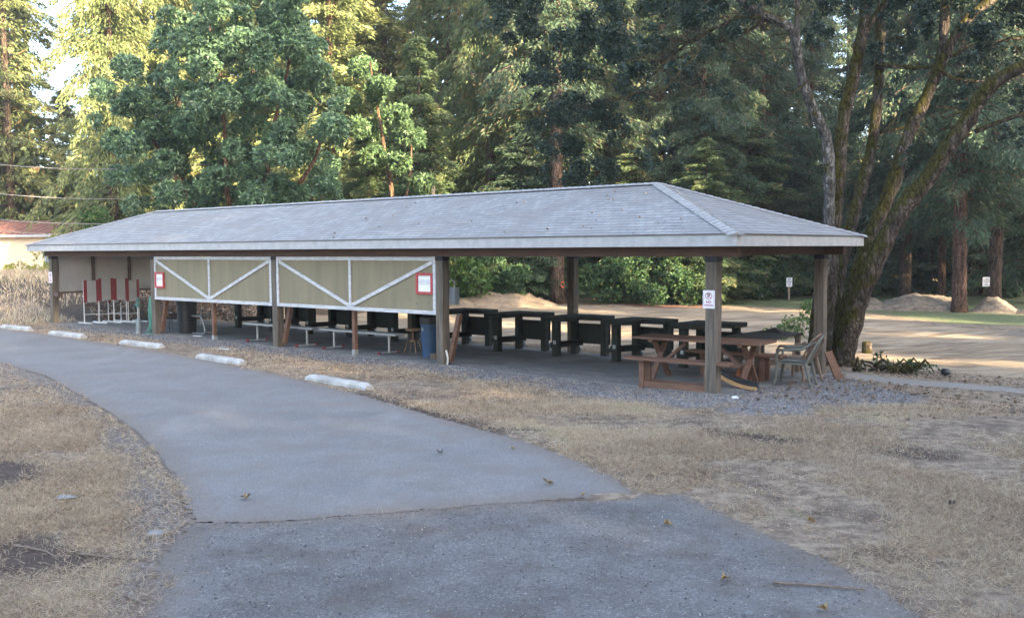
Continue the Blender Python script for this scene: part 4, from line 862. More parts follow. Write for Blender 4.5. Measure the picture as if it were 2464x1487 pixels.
trees = [
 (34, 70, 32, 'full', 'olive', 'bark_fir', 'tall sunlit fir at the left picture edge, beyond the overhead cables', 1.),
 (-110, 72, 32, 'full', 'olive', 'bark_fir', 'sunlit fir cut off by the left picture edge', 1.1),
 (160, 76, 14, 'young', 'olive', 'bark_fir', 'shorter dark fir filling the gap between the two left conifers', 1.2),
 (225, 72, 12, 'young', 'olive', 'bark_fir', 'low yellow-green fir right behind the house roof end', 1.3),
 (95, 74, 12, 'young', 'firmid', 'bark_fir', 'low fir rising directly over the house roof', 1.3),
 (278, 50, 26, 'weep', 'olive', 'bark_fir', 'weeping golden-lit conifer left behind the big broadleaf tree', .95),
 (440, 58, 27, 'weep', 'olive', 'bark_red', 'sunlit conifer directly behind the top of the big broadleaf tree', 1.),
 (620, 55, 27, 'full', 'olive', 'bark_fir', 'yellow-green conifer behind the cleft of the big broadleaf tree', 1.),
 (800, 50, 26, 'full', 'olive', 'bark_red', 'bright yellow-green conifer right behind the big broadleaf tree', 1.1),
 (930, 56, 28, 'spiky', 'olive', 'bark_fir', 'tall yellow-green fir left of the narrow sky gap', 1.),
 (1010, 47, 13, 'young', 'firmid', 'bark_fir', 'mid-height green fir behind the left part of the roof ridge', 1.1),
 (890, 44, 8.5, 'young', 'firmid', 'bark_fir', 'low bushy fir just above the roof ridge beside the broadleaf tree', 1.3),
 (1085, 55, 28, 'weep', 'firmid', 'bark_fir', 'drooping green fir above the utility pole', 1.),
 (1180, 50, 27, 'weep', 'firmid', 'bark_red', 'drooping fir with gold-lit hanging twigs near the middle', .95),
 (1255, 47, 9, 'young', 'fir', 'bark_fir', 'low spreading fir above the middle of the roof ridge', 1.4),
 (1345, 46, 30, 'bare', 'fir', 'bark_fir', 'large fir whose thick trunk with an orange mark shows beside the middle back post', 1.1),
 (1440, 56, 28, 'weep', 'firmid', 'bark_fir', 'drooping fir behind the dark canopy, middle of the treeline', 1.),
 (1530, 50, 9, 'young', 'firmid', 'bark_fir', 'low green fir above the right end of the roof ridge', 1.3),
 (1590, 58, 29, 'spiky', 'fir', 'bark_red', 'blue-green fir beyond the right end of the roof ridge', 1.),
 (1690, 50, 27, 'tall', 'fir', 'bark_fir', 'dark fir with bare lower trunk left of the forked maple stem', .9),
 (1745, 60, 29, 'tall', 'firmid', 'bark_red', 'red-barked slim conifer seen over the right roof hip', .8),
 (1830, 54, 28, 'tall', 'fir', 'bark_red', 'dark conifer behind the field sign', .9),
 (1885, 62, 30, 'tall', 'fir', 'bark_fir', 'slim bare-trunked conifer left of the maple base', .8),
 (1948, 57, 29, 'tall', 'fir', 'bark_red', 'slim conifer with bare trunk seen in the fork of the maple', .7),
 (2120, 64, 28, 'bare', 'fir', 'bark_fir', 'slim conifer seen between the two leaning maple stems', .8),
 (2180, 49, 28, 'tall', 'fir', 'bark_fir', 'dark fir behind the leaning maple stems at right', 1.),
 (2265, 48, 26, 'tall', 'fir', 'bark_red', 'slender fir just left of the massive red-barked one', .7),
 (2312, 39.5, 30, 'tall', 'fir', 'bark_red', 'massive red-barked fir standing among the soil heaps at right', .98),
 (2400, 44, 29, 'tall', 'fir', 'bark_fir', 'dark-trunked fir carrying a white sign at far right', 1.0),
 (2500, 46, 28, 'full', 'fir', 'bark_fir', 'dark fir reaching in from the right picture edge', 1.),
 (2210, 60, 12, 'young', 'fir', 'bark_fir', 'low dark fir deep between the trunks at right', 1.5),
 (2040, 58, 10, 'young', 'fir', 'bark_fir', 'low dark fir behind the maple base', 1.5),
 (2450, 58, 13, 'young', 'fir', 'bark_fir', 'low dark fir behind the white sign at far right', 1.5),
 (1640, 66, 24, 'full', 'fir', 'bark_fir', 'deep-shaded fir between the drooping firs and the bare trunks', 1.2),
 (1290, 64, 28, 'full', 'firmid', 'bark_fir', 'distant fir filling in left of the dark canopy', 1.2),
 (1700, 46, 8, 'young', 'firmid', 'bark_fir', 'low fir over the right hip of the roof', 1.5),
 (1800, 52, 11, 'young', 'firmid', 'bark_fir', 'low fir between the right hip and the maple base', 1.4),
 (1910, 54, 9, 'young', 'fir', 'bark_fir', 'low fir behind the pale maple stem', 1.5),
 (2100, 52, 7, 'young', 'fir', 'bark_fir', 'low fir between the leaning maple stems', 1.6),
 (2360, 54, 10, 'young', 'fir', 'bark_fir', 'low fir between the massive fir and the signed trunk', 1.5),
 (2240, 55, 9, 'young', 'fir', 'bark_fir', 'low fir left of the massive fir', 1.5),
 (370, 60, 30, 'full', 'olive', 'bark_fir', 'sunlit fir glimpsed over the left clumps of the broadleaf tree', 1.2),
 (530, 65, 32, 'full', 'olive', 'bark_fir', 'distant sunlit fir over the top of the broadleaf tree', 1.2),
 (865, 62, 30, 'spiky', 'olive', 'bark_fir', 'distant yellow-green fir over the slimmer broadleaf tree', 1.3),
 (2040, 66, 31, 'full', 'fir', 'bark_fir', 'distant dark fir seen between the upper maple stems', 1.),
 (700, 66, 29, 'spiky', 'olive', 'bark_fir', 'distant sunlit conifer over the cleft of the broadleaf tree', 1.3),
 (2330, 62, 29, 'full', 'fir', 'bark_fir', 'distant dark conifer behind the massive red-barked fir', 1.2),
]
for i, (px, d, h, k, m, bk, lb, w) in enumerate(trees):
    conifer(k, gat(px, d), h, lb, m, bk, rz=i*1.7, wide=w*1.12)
# orange paint mark on the big trunk, sign on the dark trunk
g_ = gat(1345, 46); p_ = at(1354, 685, g_.y-.46); r = MB()
for a in range(14):
    q0, q1 = 2*math.pi*a/14, 2*math.pi*(a+1)/14; r.add([(.10*math.cos(q0), 0, .16*math.sin(q0)), (.10*math.cos(q1), 0, .16*math.sin(q1)), (.055*math.cos(q1), 0, .10*math.sin(q1)), (.055*math.cos(q0), 0, .10*math.sin(q0))], [(0, 1, 2, 3)])
r = r.build('paint_mark', M['orangepaint'], loc=p_); tag(r, 'orange oval mark sprayed on the thick trunk beside the middle back post', 'mark')
p_ = at(2373, 678, 43.25); r = thing('trunk_sign', 'small white lettered sign fixed to a dark fir trunk at far right', 'sign', p_, 0, 'white signs in the field')
pp = MB().box((0, 0, 0), (.33, .01, .43)).build('plate', M['paper'], r); scribble([.3, .8, .75, .4, .7], .30, .36, M['ink'], pp, -.008, 8, th=.5)
# trees behind the camera that keep the place in shade (same species as the rest)
perp = Vector((-SUN_DIR.y, SUN_DIR.x, 0))            # along the belt
belt = []; GAP = (18.8, 26.0)
rs = random.Random(77)
for row, tb in enumerate((31, 39, 47)):
    s = -24+row*2.7
    while s < 68:
        if GAP[0] < s < GAP[1]: belt.append((GAP[0]-.3, tb, 38.)); s = GAP[1]
        belt.append((s+rs.uniform(-.6, .6), tb+rs.uniform(-2, 2), rs.uniform(36, 39)+row*1.2-(4.5 if 26.5 < s < 40 else 0))); s += 6.3
for i, (s, tb, h) in enumerate(belt):
    p = SUN_DIR*tb+perp*s
    conifer('full' if i % 3 else 'weep', (p.x, p.y, -.2), h, 'fir in the dense stand behind the viewer, outside the picture', 'fir', rz=i*2.1, cat='conifer', grp='firs behind the viewer', wide=.95)
# the distant wood
rs = np.random.RandomState(5); n = 150000
X = rs.uniform(-75, 75, n); Y = rs.uniform(70, 84, n); Z = rs.rand(n)**1.1*30-.5
pxs = 1232+X/Y*FPX; top = 12+20*fbm(pxs, pxs*0, .012, 4)+np.where(pxs > 1000, 6, 0); top = np.where((pxs > 90) & (pxs < 240), 8.5, top); top = np.where((pxs > 1880) & (pxs < 2200), 6+6*vnoise(pxs, pxs*0, .03, 3), top)
k = Z < top; c = np.stack([X, Y, Z], 1)[k]; a = rs.normal(size=c.shape)*.6+[0, 0, -.8]
V = rhomb(c, a, .9*(.6+.8*rs.rand(len(c))), .42*(.6+.8*rs.rand(len(c))), rs)
tag(quads('forest', V, FM['firmid']), kind='stuff')
trk = MB(); rr = random.Random(8)
for k in range(60):
    x = rr.uniform(-20, 62); y = rr.uniform(68, 82); trk.tube([(x, y, -.6), (x+rr.uniform(-.4, .4), y, 24)], [rr.uniform(.18, .4), .1], 7)
tag(trk.build('forest_trunks', M['bark_fir']), kind='stuff')
# ------------------------------------------------------------------ broadleaf crowns from clumps
def clump_leaves(blobs, n, ln, wd, rs, rosette=6, shell=.55, droop=.3, squash=.8):
    B_ = np.array([b[:3] for b in blobs]); r_ = np.array([b[3] for b in blobs]); pr = r_**2; pr /= pr.sum()
    nt_ = n//rosette; i = rs.choice(len(B_), nt_, p=pr); d = norm(rs.normal(size=(nt_, 3))+[0, 0, .25]); q = shell+(1-shell)*rs.rand(nt_)**.6
    tips = B_[i]+d*(r_[i]*q)[:, None]*[1, 1, squash]
    c = np.repeat(tips, rosette, 0); dd = np.repeat(norm(d+[0, 0, .35]), rosette, 0)
    a = norm(rs.normal(size=c.shape)); a = norm(a-dd*(a*dd).sum(1, keepdims=True)*.6+dd*.35); a[:, 2] -= droop
    L = ln*(.65+.6*rs.rand(len(c))); c = c+norm(a)*(L*.55)[:, None]
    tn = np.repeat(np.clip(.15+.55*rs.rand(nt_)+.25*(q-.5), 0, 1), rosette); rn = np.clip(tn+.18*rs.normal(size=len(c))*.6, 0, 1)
    return rhomb(c, a, L, wd*(.7+.5*rs.rand(len(c))), rs, .7), rn
def px_blobs(lst, spread, rs, per=1, k=1.):
    out = []
    for px, py, rp, d in lst:
        for _ in range(per):
            p = at(px+rs.uniform(-.3, .3)*rp*(per > 1), py+rs.uniform(-.3, .3)*rp*(per > 1), d+rs.uniform(-spread, spread)); out.append((p.x, p.y, p.z, rp/FPX*d*k))
    return out
rs = np.random.RandomState(21)
DM = 37.; base = gat(640, DM)
mad = thing('broadleaf_tree', 'big glossy green broadleaf tree with rounded clumps behind the left half of the roof', 'tree', base)
ml = []
outline = [(275, 235, 42), (300, 170, 40), (340, 240, 55), (260, 330, 35), (330, 340, 60), (300, 420, 35), (370, 430, 60), (430, 60, 45), (500, 40, 55), (560, 70, 50), (450, 130, 60), (530, 140, 65), (600, 130, 45), (470, 220, 65), (560, 230, 60), (420, 300, 55), (500, 320, 65), (440, 390, 60), (520, 420, 60), (590, 340, 55), (590, 440, 55), (660, 60, 40), (720, 50, 45), (690, 120, 55), (740, 130, 40), (650, 200, 55), (720, 210, 60), (780, 180, 35), (800, 240, 35), (760, 290, 55), (680, 300, 60), (805, 330, 28), (790, 400, 32), (740, 390, 55), (670, 400, 55), (700, 460, 50), (780, 460, 40), (620, 480, 50), (470, 470, 50), (400, 480, 40), (520, -40, 60), (610, -20, 40), (700, -10, 40), (230, 290, 22), (255, 200, 25), (330, 490, 25), (480, 100, 30), (395, 180, 35), (390, 110, 22)]
for px, py, rp in outline:
    for j in range(5): ml.append((px+rs.uniform(-.75, .75)*rp, py+rs.uniform(-.7, .7)*rp, rp*rs.uniform(.4, .72), DM+rs.uniform(-3.4, 3.4)))
B_ = [(lambda p: (p.x, p.y, p.z, rp/FPX*d))(at(px, py, d)) for px, py, rp, d in ml]
V, rn = clump_leaves(B_, 150000, .18, .072, rs, 8, .35, .15)
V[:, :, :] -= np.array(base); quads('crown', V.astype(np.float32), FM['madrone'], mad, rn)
tr = MB(); top_ = [(640, 470), (655, 380), (650, 300), (655, 210), (690, 120), (710, 60)]
def stem_px(mb, pts, r0, r1, d0, d1=None, base=None, n=8, sub=3, jit=0, nm_=0):
    d1 = d0 if d1 is None else d1; P_ = [at(x, y, d0+(d1-d0)*k/(len(pts)-1)) for k, (x, y) in enumerate(pts)]
    out = []
    for k in range(len(P_)-1):       # Catmull-Rom
        p0, p1, p2, p3 = P_[max(k-1, 0)], P_[k], P_[k+1], P_[min(k+2, len(P_)-1)]
        for s_ in range(sub):
            t = s_/sub; out.append(.5*((2*p1)+(p2-p0)*t+(2*p0-5*p1+4*p2-p3)*t*t+(3*p1-p0-3*p2+p3)*t**3))
    out.append(P_[-1]); m_ = len(out)-1
    if base is not None: out = [q-Vector(base) for q in out]
    mb.tube(out, [(.84*(1+.07*math.sin(k*1.9+r0*70)+.05*math.sin(k*.8)) if nm_ else 1)*(r0+(r1-r0)*(k/m_)**.9) for k in range(m_+1)], n, jit=jit, rs=random.Random(3)); return out
stem_px(tr, [(610, 640), (615, 540), (640, 430), (660, 300), (690, 180), (705, 80)], .17, .04, DM, base=base)
stem_px(tr, [(600, 640), (560, 540), (545, 440), (540, 300), (520, 180), (505, 60)], .14, .04, DM, base=base)
stem_px(tr, [(590, 640), (500, 530), (430, 440), (370, 340), (310, 250)], .12, .03, DM, base=base)
stem_px(tr, [(640, 560), (700, 470), (760, 380), (780, 280)], .14, .04, DM, base=base)
tr.build('trunk', M['bark_mad'], mad, smooth=True)
# second, lighter broadleaf to its right
base2 = gat(960, 41); m2 = thing('broadleaf_tree', 'slimmer light green broadleaf tree right of the big glossy one', 'tree', base2)
ml = [(870, 170, 45), (900, 230, 45), (940, 260, 45), (880, 300, 50), (960, 310, 40), (900, 380, 55), (970, 390, 45), (1000, 330, 30), (940, 450, 55), (1010, 440, 35), (860, 240, 35), (930, 190, 30), (1010, 480, 30)]
B_ = []
for px, py, rp in ml:
    for j in range(2):
        p = at(px+rs.uniform(-.5, .5)*rp, py+rs.uniform(-.5, .5)*rp, 41+rs.uniform(-2, 2)); B_.append((p.x, p.y, p.z, rp*rs.uniform(.5, .7)/FPX*41))
V, rn = clump_leaves(B_, 17000, .20, .08, rs, 7, .45, .1); quads('crown', V-np.array(base2), FM['madrone2'], m2, rn)
tr = MB(); stem_px(tr, [(950, 600), (945, 480), (925, 360), (905, 240), (890, 150)], .14, .03, 41, base=base2); stem_px(tr, [(950, 560), (985, 440), (990, 330)], .08, .03, 41, base=base2); tr.build('trunk', M['bark_mad'], m2, smooth=True)
# ------------------------------------------------------------------ the multi-stemmed maple at right
DT = 20.3; mb_ = G(2018, 872); mp = thing('maple_tree', 'large mossy multi-stemmed maple leaning over the right end of the shelter', 'tree', mb_)
def stem(pts, r0, r1, d0, d1, m='bark_m', n=18, jit=.045, nm='stem'):
    mb = MB(); out = stem_px(mb, pts, r0, r1, d0, d1, mb_, n, 6, jit, 1); mb.build(nm, M[m], mp, smooth=True); return out
LIMB = []
LIMB.append(stem([(2030, 905), (2035, 840), (2060, 740), (2104, 630), (2168, 508), (2231, 432), (2274, 368), (2324, 297), (2367, 225), (2418, 182), (2490, 150), (2620, 100)], .29, .13, DT, DT-2))
LIMB.append(stem([(2000, 905), (2015, 830), (2045, 720), (2087, 593), (2147, 445), (2189, 318), (2227, 237), (2262, 150), (2272, 64), (2276, -60)], .26, .10, DT+.35, DT+.6))
LIMB.append(stem([(2245, 200), (2286, 110), (2333, 42), (2400, -10), (2460, -60)], .14, .09, DT+.5, DT+.2))
LIMB.append(stem([(1985, 905), (2000, 800), (2015, 680), (2045, 551), (2075, 445), (2100, 339), (2113, 212), (2117, 106), (2122, -60)], .20, .11, DT+.7, DT+1.4, 'bark_m'))
LIMB.append(stem([(1975, 905), (1985, 790), (1998, 640), (2006, 540), (2016, 445), (2028, 297), (2053, 191), (2070, 106), (2083, 25), (2086, -70)], .23, .12, DT+.2, DT+.1))
LIMB.append(stem([(2075, 85), (2098, 51), (2130, 8), (2170, -50)], .10, .07, DT+.1, DT))
LIMB.append(stem([(1955, 905), (1962, 800), (1975, 690), (1992, 560), (1996, 450), (1990, 339), (1956, 263), (1930, 191), (1918, 127), (1909, 76), (1860, 45), (1800, 15), (1740, -40)], .17, .085, DT-.1, DT-1.2, 'bark_pale'))
LIMB.append(stem([(1914, 110), (1919, 25), (1917, -60)], .07, .05, DT-.8, DT-.9, 'bark_pale', 10))
br = lambda pts, r0, r1, d0, d1: LIMB.append(stem(pts, r0, r1, d0, d1, 'bark_m', 8, .04, 'branch'))
br([(1885, 58), (1803, 42), (1744, 58), (1680, 92), (1631, 124), (1519, 226), (1443, 250), (1380, 262)], .055, .012, DT-1, DT+2.5)
br([(1850, 42), (1800, 75), (1750, 92), (1690, 117), (1631, 142), (1560, 150), (1500, 180)], .05, .01, DT-1, DT+2)
br([(1690, 117), (1640, 170), (1600, 215), (1560, 260)], .03, .008, DT-1.3, DT-2)
br([(2345, 318), (2400, 296), (2464, 275), (2560, 268)], .06, .04, DT-1.2, DT-1.8); br([(2295, 135), (2340, 112), (2400, 100), (2470, 92), (2560, 100)], .05, .03, DT+.2, DT)
br([(2105, 158), (2160, 160), (2205, 165), (2250, 160)], .07, .045, DT+1.2, DT+.6); br([(2108, 318), (2150, 314), (2190, 300), (2215, 270)], .05, .035, DT+1.3, DT+.7)
br([(2262, 170), (2300, 190), (2370, 196), (2440, 180), (2520, 185)], .045, .02, DT+.3, DT+.2); br([(2270, 285), (2310, 272), (2350, 268)], .035, .02, DT-1, DT-.6)
br([(1936, 205), (1905, 225), (1880, 220)], .035, .01, DT-.9, DT-1); br([(2010, 430), (1960, 460), (1930, 470)], .02, .006, DT, DT)
# drooping mossy twigs along the limbs
rr = random.Random(31)
for li, (idx, cnt) in enumerate(((8, 34), (9, 26), (10, 12), (12, 10), (13, 8), (14, 8), (6, 10), (16, 10))):
    L_ = LIMB[idx]; mb = MB()
    for k in range(cnt):
        p = L_[rr.randrange(2, len(L_))]; a = rr.uniform(0, 6.28); ln = rr.uniform(.5, 1.9); pts_ = [p]; d = Vector((math.cos(a)*.7, math.sin(a)*.7, rr.uniform(-.1, .5)))
        for s_ in range(5): p = p+d*(ln/5); d = (d+Vector((rr.uniform(-.25, .25), rr.uniform(-.25, .25), -.42))).normalized(); pts_.append(p)
        mb.tube(pts_, [.016, .013, .010, .008, .006, .003], 5, cap=False)
    tag(mb.build('drooping_twigs', M['bark_m'], mp), kind='stuff')
# canopy
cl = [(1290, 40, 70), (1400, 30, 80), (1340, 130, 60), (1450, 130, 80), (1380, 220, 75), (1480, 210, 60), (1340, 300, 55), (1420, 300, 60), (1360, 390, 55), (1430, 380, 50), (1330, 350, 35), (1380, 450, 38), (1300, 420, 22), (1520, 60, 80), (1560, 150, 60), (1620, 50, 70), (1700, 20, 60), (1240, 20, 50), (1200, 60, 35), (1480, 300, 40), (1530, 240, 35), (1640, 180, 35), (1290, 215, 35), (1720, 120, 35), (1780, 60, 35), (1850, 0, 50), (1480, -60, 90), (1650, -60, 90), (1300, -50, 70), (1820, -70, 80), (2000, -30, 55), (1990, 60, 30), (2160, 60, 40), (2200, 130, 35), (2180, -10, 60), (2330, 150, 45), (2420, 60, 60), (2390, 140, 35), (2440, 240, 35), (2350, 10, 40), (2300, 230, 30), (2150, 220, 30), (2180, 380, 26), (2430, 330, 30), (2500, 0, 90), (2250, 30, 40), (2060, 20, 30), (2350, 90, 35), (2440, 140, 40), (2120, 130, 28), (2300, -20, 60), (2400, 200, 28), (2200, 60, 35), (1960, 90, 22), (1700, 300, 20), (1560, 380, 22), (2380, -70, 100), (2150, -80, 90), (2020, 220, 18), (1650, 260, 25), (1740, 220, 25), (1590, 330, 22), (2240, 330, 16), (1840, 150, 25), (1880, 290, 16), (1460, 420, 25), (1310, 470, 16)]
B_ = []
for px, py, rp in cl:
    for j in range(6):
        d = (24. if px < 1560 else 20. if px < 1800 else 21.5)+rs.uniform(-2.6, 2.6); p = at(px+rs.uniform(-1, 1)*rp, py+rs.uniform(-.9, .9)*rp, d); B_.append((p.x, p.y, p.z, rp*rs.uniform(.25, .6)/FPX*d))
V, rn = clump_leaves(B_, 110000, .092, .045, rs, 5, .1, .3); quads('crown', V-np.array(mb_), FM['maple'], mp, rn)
# ------------------------------------------------------------------ thicket shrubs along the treeline
def shrub(px, d, wpx, hm, m, label, n=6000, name='shrub', stems=False, ln=.17, grp='thicket shrubs at the treeline', rs=np.random.RandomState(3)):
    b = gat(px, d); r = thing(name, label, 'shrub', b, 0, grp); w = wpx/FPX*d/2; bl = []
    for k in range(int(10+w*4)):
        x = rs.uniform(-1, 1); zt = hm*(1-.55*x*x)*rs.uniform(.1, .88); rad = rs.uniform(.28, .55)*min(1.2, hm*.35)
        bl.append((x*w, rs.uniform(-.9, .9), zt, rad))
    V, rn = clump_leaves(bl, n, ln, ln*.5, rs, 6, .35, .2, 1.); quads('foliage', V, FM[m], r, rn)
    if stems:
        mb = MB(); rr = random.Random(int(px))
        for k in range(14):
            x = rr.uniform(-w, w); mb.tube([(x, rr.uniform(-.5, 0), 0), (x+rr.uniform(-.3, .3), -.4, hm*.4), (x+rr.uniform(-.7, .7), -.6, hm*.8)], [.03, .02, .008], 5)
        tag(mb.build('stems', M['twig'], r), kind='stuff')
    return r
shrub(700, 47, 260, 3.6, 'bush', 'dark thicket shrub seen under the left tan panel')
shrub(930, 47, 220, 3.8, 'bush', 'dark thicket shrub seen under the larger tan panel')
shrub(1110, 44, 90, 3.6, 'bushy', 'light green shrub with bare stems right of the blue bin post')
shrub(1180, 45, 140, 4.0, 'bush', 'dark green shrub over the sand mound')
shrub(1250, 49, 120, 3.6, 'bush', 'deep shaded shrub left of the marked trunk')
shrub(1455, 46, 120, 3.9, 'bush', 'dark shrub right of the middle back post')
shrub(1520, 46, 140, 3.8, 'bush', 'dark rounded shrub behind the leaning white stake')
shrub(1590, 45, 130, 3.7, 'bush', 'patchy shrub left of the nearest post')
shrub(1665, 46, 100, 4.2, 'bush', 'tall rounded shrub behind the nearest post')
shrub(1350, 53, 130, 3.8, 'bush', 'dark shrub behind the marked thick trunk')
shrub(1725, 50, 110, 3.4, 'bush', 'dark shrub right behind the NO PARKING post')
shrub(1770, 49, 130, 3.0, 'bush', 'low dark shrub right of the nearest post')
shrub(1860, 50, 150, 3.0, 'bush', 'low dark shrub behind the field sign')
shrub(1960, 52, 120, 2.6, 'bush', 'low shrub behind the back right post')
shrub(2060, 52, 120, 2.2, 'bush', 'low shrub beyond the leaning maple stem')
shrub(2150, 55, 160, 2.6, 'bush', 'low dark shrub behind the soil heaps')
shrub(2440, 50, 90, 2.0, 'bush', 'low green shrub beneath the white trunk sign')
shrub(240, 46, 120, 3.4, 'bushy', 'yellow-green shrub just above the shelter roof end', 5000, grp=None)
shrub(380, 42, 160, 3.2, 'bush', 'dark shrub behind the left hip of the roof', 5000, grp=None)
shrub(168, 40, 26, 1.0, 'firmid', 'small pine sapling in front of the house roof end', 700, 'sapling', False, .15, None)
for px, w, h, lb in ((70, 17, 1.55, 'golden columnar shrub against the cream house wall'), (114, 16, .95, 'round golden shrub beneath the house window'), (28, 12, .8, 'small golden shrub left of the columnar one'), (160, 14, 1.3, 'small green shrub beside the left end post')):
    shrub(px, 56, w, h+.1, 'yellowbush' if px != 160 else 'bushy', lb, 900, 'garden_shrub', False, .11, 'garden shrubs by the house')
# shrub at the maple base
b = G(1925, 815); r = thing('shrub', 'leafy shrub growing at the left side of the maple base', 'shrub', b)
V, rn = clump_leaves([(-.6, 0, .15, .35), (-.25, .1, .3, .4), (.1, 0, .45, .4), (.3, 0, .8, .35), (-.9, .1, .1, .25), (.25, .1, 1.05, .2)], 1500, .10, .05, rs, 5, .3, .1, 1.); quads('foliage', V, FM['bushy'], r, rn)
# ------------------------------------------------------------------ mounds
def mound(name, pts, m, label, hs, depthw=3., seed=0):
    rs = np.random.RandomState(seed); P0 = [G(x, y) for x, y in pts]; a, b = P0[0], P0[-1]; d = b-a; L = math.hypot(d.x, d.y); u = np.array([d.x, d.y])/L; v = np.array([-u[1], u[0]])
    nu, nv = int(L/.12), int(depthw/.14); S_, T_ = np.meshgrid(np.linspace(0, 1, nu), np.linspace(0, 1, nv))
    X = a.x+u[0]*L*S_+v[0]*depthw*T_; Y = a.y+u[1]*L*S_+v[1]*depthw*T_
    h = np.interp(S_, [q[0] for q in hs], [q[1] for q in hs]); prof = np.sin(np.pi*np.clip(T_, 0, 1))**.8
    h = h*.58; Z = ground_z(X, Y)-.06+h*prof*(.8+.35*fbm(X, Y, .9, seed))+(fbm(X, Y, 3.5, seed+3)-.5)*.34*np.minimum(1, h*2)*prof
    vs = np.stack([X.ravel(), Y.ravel(), Z.ravel()], 1); fs = [(j*nu+i, j*nu+i+1, (j+1)*nu+i+1, (j+1)*nu+i) for j in range(nv-1) for i in range(nu-1)]
    me = bpy.data.meshes.new(name); me.from_pydata(vs.tolist(), [], fs); me.materials.append(m); me.polygons.foreach_set('use_smooth', [True]*len(fs)); me.update()
    o = bpy.data.objects.new(name, me); C.collection.objects.link(o); return tag(o, label, 'mound', 'heaps of soil and sand around the field')
mound('soil_heap', [(1960, 745), (2160, 748)], M['spoil'], 'long low soil heap just right of the leaning maple stem', [(0, .0), (.15, .5), (.5, .95), (.72, .9), (.9, .45), (1, 0)], 3.2, 1)
mound('soil_heap', [(2110, 748), (2330, 752)], M['spoil'], 'large rough soil heap left of the massive red-barked fir', [(0, .1), (.15, .7), (.35, 1.15), (.6, 1.25), (.85, 1.), (1, .3)], 3.4, 2)
mound('soil_heap', [(2330, 752), (2450, 756)], M['spoil'], 'rounded soil heap right of the massive red-barked fir', [(0, .2), (.25, 1.05), (.5, 1.15), (.75, .6), (1, .1)], 3., 3)
mound('soil_heap', [(2420, 756), (2600, 762)], M['spoil'], 'soil heap running off the right picture edge', [(0, .0), (.3, .6), (1, .9)], 3., 4)
mound('sand_mound', [(1065, 744), (1375, 738)], M['sandpile'], 'broad sand mound beneath the dark green shrub', [(0, .2), (.12, .7), (.35, 1.0), (.6, 1.15), (.72, 1.0), (.9, .4), (1, 0)], 3.2, 5)
mound('sand_mound', [(2370, 812), (2800, 830)], M['sandpile'], 'sand mound entering from the right picture edge', [(0, 0), (.2, .35), (.6, .9), (1, .6)], 4., 6)
# ------------------------------------------------------------------ things around the maple base
r = MB().lathe([(.15, -.05), (.13, .05), (.12, .28), (.10, .30), (.03, .27)], (0, 0, 0), 12).build('stump', M['bark_m'], loc=G(2086, 850)); tag(r, 'small upright cut stump right of the maple base', 'stump')
g_ = G(2140, 895); r = thing('debris_pile', 'low pile of mossy roots and dead branches beside the pale path', 'debris', g_)
mb = MB(); rr = random.Random(6)
for k in range(26):
    x, y = rr.uniform(-.8, .8), rr.uniform(-.3, .4); a = rr.uniform(0, 6.3); l = rr.uniform(.2, .6); mb.tube([(x, y, .03), (x+math.cos(a)*l*.5, y+math.sin(a)*l*.5, rr.uniform(.08, .32)), (x+math.cos(a)*l, y+math.sin(a)*l, rr.uniform(.02, .2))], [.03, .025, .012], 6)
tag(mb.build('branches', M['bark_m'], r), kind='stuff')
V, rn = clump_leaves([(-.5, 0, .05, .25), (0, .1, .1, .3), (.4, 0, .06, .28), (.8, .1, .02, .22), (.2, -.2, .05, .25), (-.1, .3, .25, .2)], 300, .12, .045, rs, 5, .2, .2, .6); quads('foliage', V, FM['bush'], r, rn)
# ------------------------------------------------------------------ dry grass, gravel and litter
def scatter(n, x0, x1, y0, y1, rs, dref):
    X = rs.uniform(x0, x1, n*3); Y = rs.uniform(y0, y1, n*3); k = rs.rand(n*3) < np.minimum(1, (dref/np.hypot(X, Y))**1.5); X, Y = X[k], Y[k]
    px = 1232+X/Y*FPX; q = (px > -160) & (px < 2640); return X[q][:n], Y[q][:n]
rs = np.random.RandomState(90)
X, Y = scatter(620000, -17, 15, 5.2, 30, rs, 9.); X2, Y2 = scatter(420000, -8, 10, 5.2, 14, rs, 11.); X = np.concatenate([X, X2]); Y = np.concatenate([Y, Y2])
lx, ly = to_local(X, Y)
dens = np.ones(len(X)); slab_in = (lx > -LEN-.3) & (lx < .4) & (ly > -.3) & (ly < WD+.4)
dens *= (sdist(ROAD, X, Y)+.3*(fbm(X, Y, 2.5, 21)-.5) < .0)*(sdist(APRON, X, Y)+.5*(fbm(X, Y, 2.5, 22)-.5) < .0)*(~slab_in)
for pl, w in ((GRAV, .82), (SHOULD, .94), (PATH, 1.), (SAND, 1.)): dens *= 1-w*sm((sdist(pl, X, Y)+.25*(fbm(X, Y, 1.2, 2)-.3)*2)/.5)
for pl in DIRTS: dens *= 1-.93*sm((sdist(pl, X, Y)+.5*(fbm(X, Y, 1., 6)-.4)*2)/.5)
dens *= np.where((ly > .9) & (lx > -23), .12, 1.)                         # behind the shelter line: mostly bare field
pat = fbm(X, Y, .8, 12); dens *= .10+.90*sm((pat-.30)/.22)
edge = np.maximum(sdist(ROAD, X, Y), sdist(APRON, X, Y)); dens *= np.where(edge > -.35, .25+.75*sm(-edge/.35), 1)
k = rs.rand(len(X)) < dens; X, Y, pat = X[k], Y[k], pat[k]; n = len(X); D = np.hypot(X, Y)
hh = (.030+.055*rs.rand(n)**1.5)*(.6+.9*pat)*(.7+.6*fbm(X, Y, 2.5, 8)); wd = np.clip(.00062*D, .0038, .013)
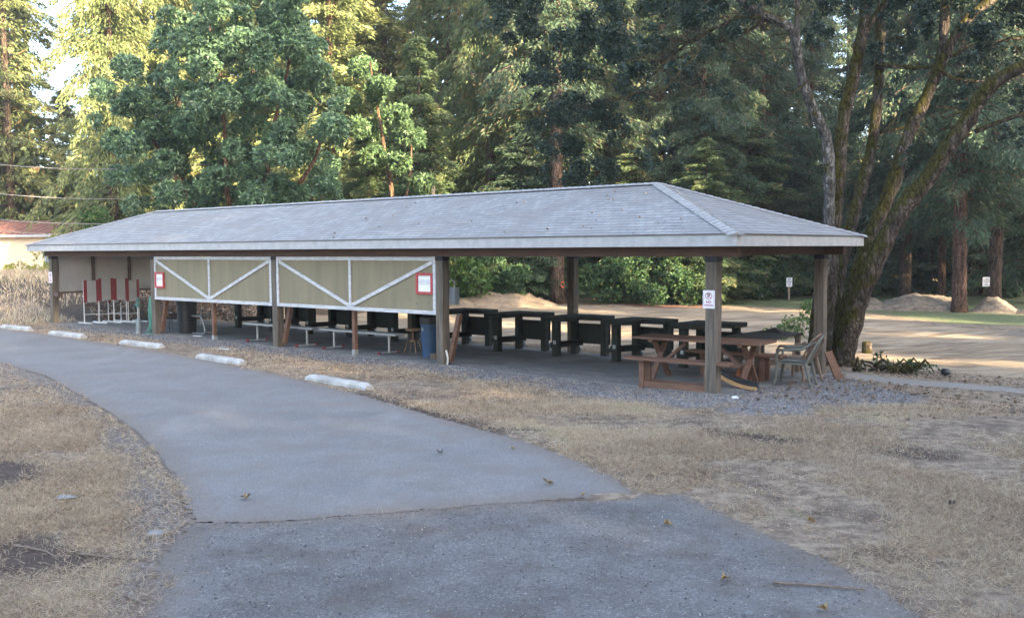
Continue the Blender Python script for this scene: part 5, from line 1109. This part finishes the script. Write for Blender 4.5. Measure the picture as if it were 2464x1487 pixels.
cx_ = np.stack([X, Y, ground_z(X, Y)+hh*.25-.004], 1); a = rs.normal(size=(n, 3))*.9; a[:, 2] = np.abs(a[:, 2])*.45+.22
greenish = fbm(X, Y, .6, 33); rn = np.clip(rs.rand(n)*.75+.1*(fbm(X, Y, 1.5, 40)-.5)+.75*np.clip(greenish-.62, 0, 1)*2, 0, 1)
tag(quads('dry_grass', rhomb(cx_, a, hh*1.5, wd*.8, rs), FM['straw'], None, rn), kind='stuff')
# taller dry grass on the bank at left
n = 34000; lx = rs.uniform(-44, -22.9, n); ly = rs.uniform(-1.5, 12, n); P_ = np.stack([X0+lx*ex[0]+ly*ey[0], Y0+lx*ex[1]+ly*ey[1]], 1); X, Y = P_[:, 0], P_[:, 1]
k = (sdist(ROAD, X, Y) < -.1) & (rs.rand(n) < .25+.75*fbm(X, Y, .7, 7)) & ~((ly > 1.0) & (lx > -25.5)); X, Y = X[k], Y[k]; n = len(X)
hh = .10+.34*rs.rand(n)**2*(.3+fbm(X, Y, .4, 9)); a = rs.normal(size=(n, 3))*.45; a[:, 2] = 1.
tag(quads('bank_grass', rhomb(np.stack([X, Y, ground_z(X, Y)+hh*.35], 1), a, hh*1.3, .022+.018*rs.rand(n), rs), FM['straw'], None, np.clip(rs.rand(n)*.8+.1, 0, 1)), kind='stuff')
# brush and leaf debris on the slope behind the end wall
n = 26000; lx = rs.uniform(-34, -17.5, n); ly = rs.uniform(.6, 9.5, n); k = (((lx < -22.8) & (ly > 1.5+(-lx-23)*.35)) | (ly > 5.2)) & (X0+lx*ex[0]+ly*ey[0] < -9); lx, ly = lx[k], ly[k]; X = X0+lx*ex[0]+ly*ey[0]; Y = Y0+lx*ex[1]+ly*ey[1]; n = len(X)
V = rhomb(np.stack([X, Y, ground_z(X, Y)+.02+rs.rand(n)**2*.35], 1), rs.normal(size=(n, 3))*[1, 1, .5], .07+.12*rs.rand(n), .04+.05*rs.rand(n), rs, 1.2)
tag(quads('leaf_litter', V, FM['litter']), kind='stuff')
# gravel stones: strip by the shelter, shoulder, coarse asphalt crumbs
def stones(name, poly, n, s0, s1, m, seed, extra=None):
    rs = np.random.RandomState(seed); P_ = np.array(poly); x0, y0 = P_.min(0); x1, y1 = P_.max(0); X, Y = rs.uniform(max(x0, -22), min(x1, 16), n*3), rs.uniform(max(y0, 5.5), min(y1, 32), n*3)
    k = (sdist(poly, X, Y)+.4*(fbm(X, Y, 1., seed)-.5) > 0); X, Y = X[k][:n], Y[k][:n]; n = len(X); s = s0+(s1-s0)*rs.rand(n)**3; s *= np.clip(np.hypot(X, Y)/14, .8, 1.4)
    c = np.stack([X, Y, ground_z(X, Y)+s*.15+.004], 1); o = []
    ang = rs.rand(n)*6.28; ux = np.stack([np.cos(ang), np.sin(ang), rs.normal(size=n)*.15], 1)*s[:, None]*.6; uy = np.stack([-np.sin(ang), np.cos(ang), rs.normal(size=n)*.15], 1)*s[:, None]*.42; uz = np.array([0, 0, 1.])*s[:, None]*.42
    t_ = c+uz; q = [c-ux, c-uy, c+ux, c+uy]; tops = [t_-ux*.45, t_-uy*.45, t_+ux*.45, t_+uy*.45]
    for i in range(4): o.append(np.stack([q[i], q[(i+1) % 4], tops[(i+1) % 4], tops[i]], 1))
    o.append(np.stack(tops, 1)); rn = rs.rand(n); return tag(quads(name, np.concatenate(o), m, None, np.tile(rn, 5)), kind='stuff')
gm = leafmat('crushed_stone', [(0, (.07, .07, .075)), (.5, (.17, .17, .175)), (.85, (.27, .265, .26)), (1, (.46, .45, .43))], .85, 0, .1)
stones('gravel', GRAV, 34000, .008, .032, gm, 3); stones('gravel', SHOULD, 2600, .008, .03, gm, 5); stones('gravel', APRON, 9000, .006, .022, gm, 6)
# fallen leaves on the roof and around the maple
rs = np.random.RandomState(12); n = 90; u = rs.rand(n); lx = -9.5*rs.rand(n)**1.2+.2; t = rs.rand(n)*.85; x = lx; y = -OB+t*(WD/2+OB); z_ = ZF+FT+t*(ZR-ZF-FT)+.03
k = x < OA-t*RI-.1; P_ = np.stack([X0+x*ex[0]+y*ey[0], Y0+x*ex[1]+y*ey[1], z_], 1)[k]; a = rs.normal(size=P_.shape)*[1, 1, .25]
tag(quads('roof_leaves', rhomb(P_, a, .05+.03*rs.rand(len(P_)), .035+.02*rs.rand(len(P_)), rs, .4), FM['litter'], None, .6+.4*rs.rand(len(P_))), kind='stuff')
n = 5000; X = rs.uniform(3.2, 14, n); Y = rs.uniform(12.5, 18.5, n); k = (rs.rand(n) < .25+.8*np.exp(-((X-6)**2+(Y-17.5)**2)/8)) & (sdist(PATH, X, Y) < 0); lx, ly = to_local(X, Y); k &= (lx > .2); X, Y = X[k], Y[k]; n = len(X)
tag(quads('fallen_leaves', rhomb(np.stack([X, Y, ground_z(X, Y)+.02], 1), rs.normal(size=(n, 3))*[1, 1, .25], .04+.05*rs.rand(n), .03+.03*rs.rand(n), rs, .4), FM['litter'], None, .35+.6*rs.rand(n)), kind='stuff')
# ------------------------------------------------------------------ the evening air
hm = bpy.data.materials.new('pale_air'); hm.use_nodes = True; ht = hm.node_tree; ht.nodes.remove(ht.nodes['Principled BSDF'])
vp = ht.nodes.new('ShaderNodeVolumePrincipled'); vp.inputs['Color'].default_value = (.95, .97, 1, 1); vp.inputs['Density'].default_value = .0006; vp.inputs['Anisotropy'].default_value = .3
ht.links.new(vp.outputs[0], ht.nodes['Material Output'].inputs['Volume'])
hz_o = MB().box((0, 12, 20), (270, 240, 43.2)).build('haze', hm); tag(hz_o, kind='stuff')
C.cycles.volume_bounces = 0; C.cycles.volume_step_rate = 4; C.cycles.volume_max_steps = 64
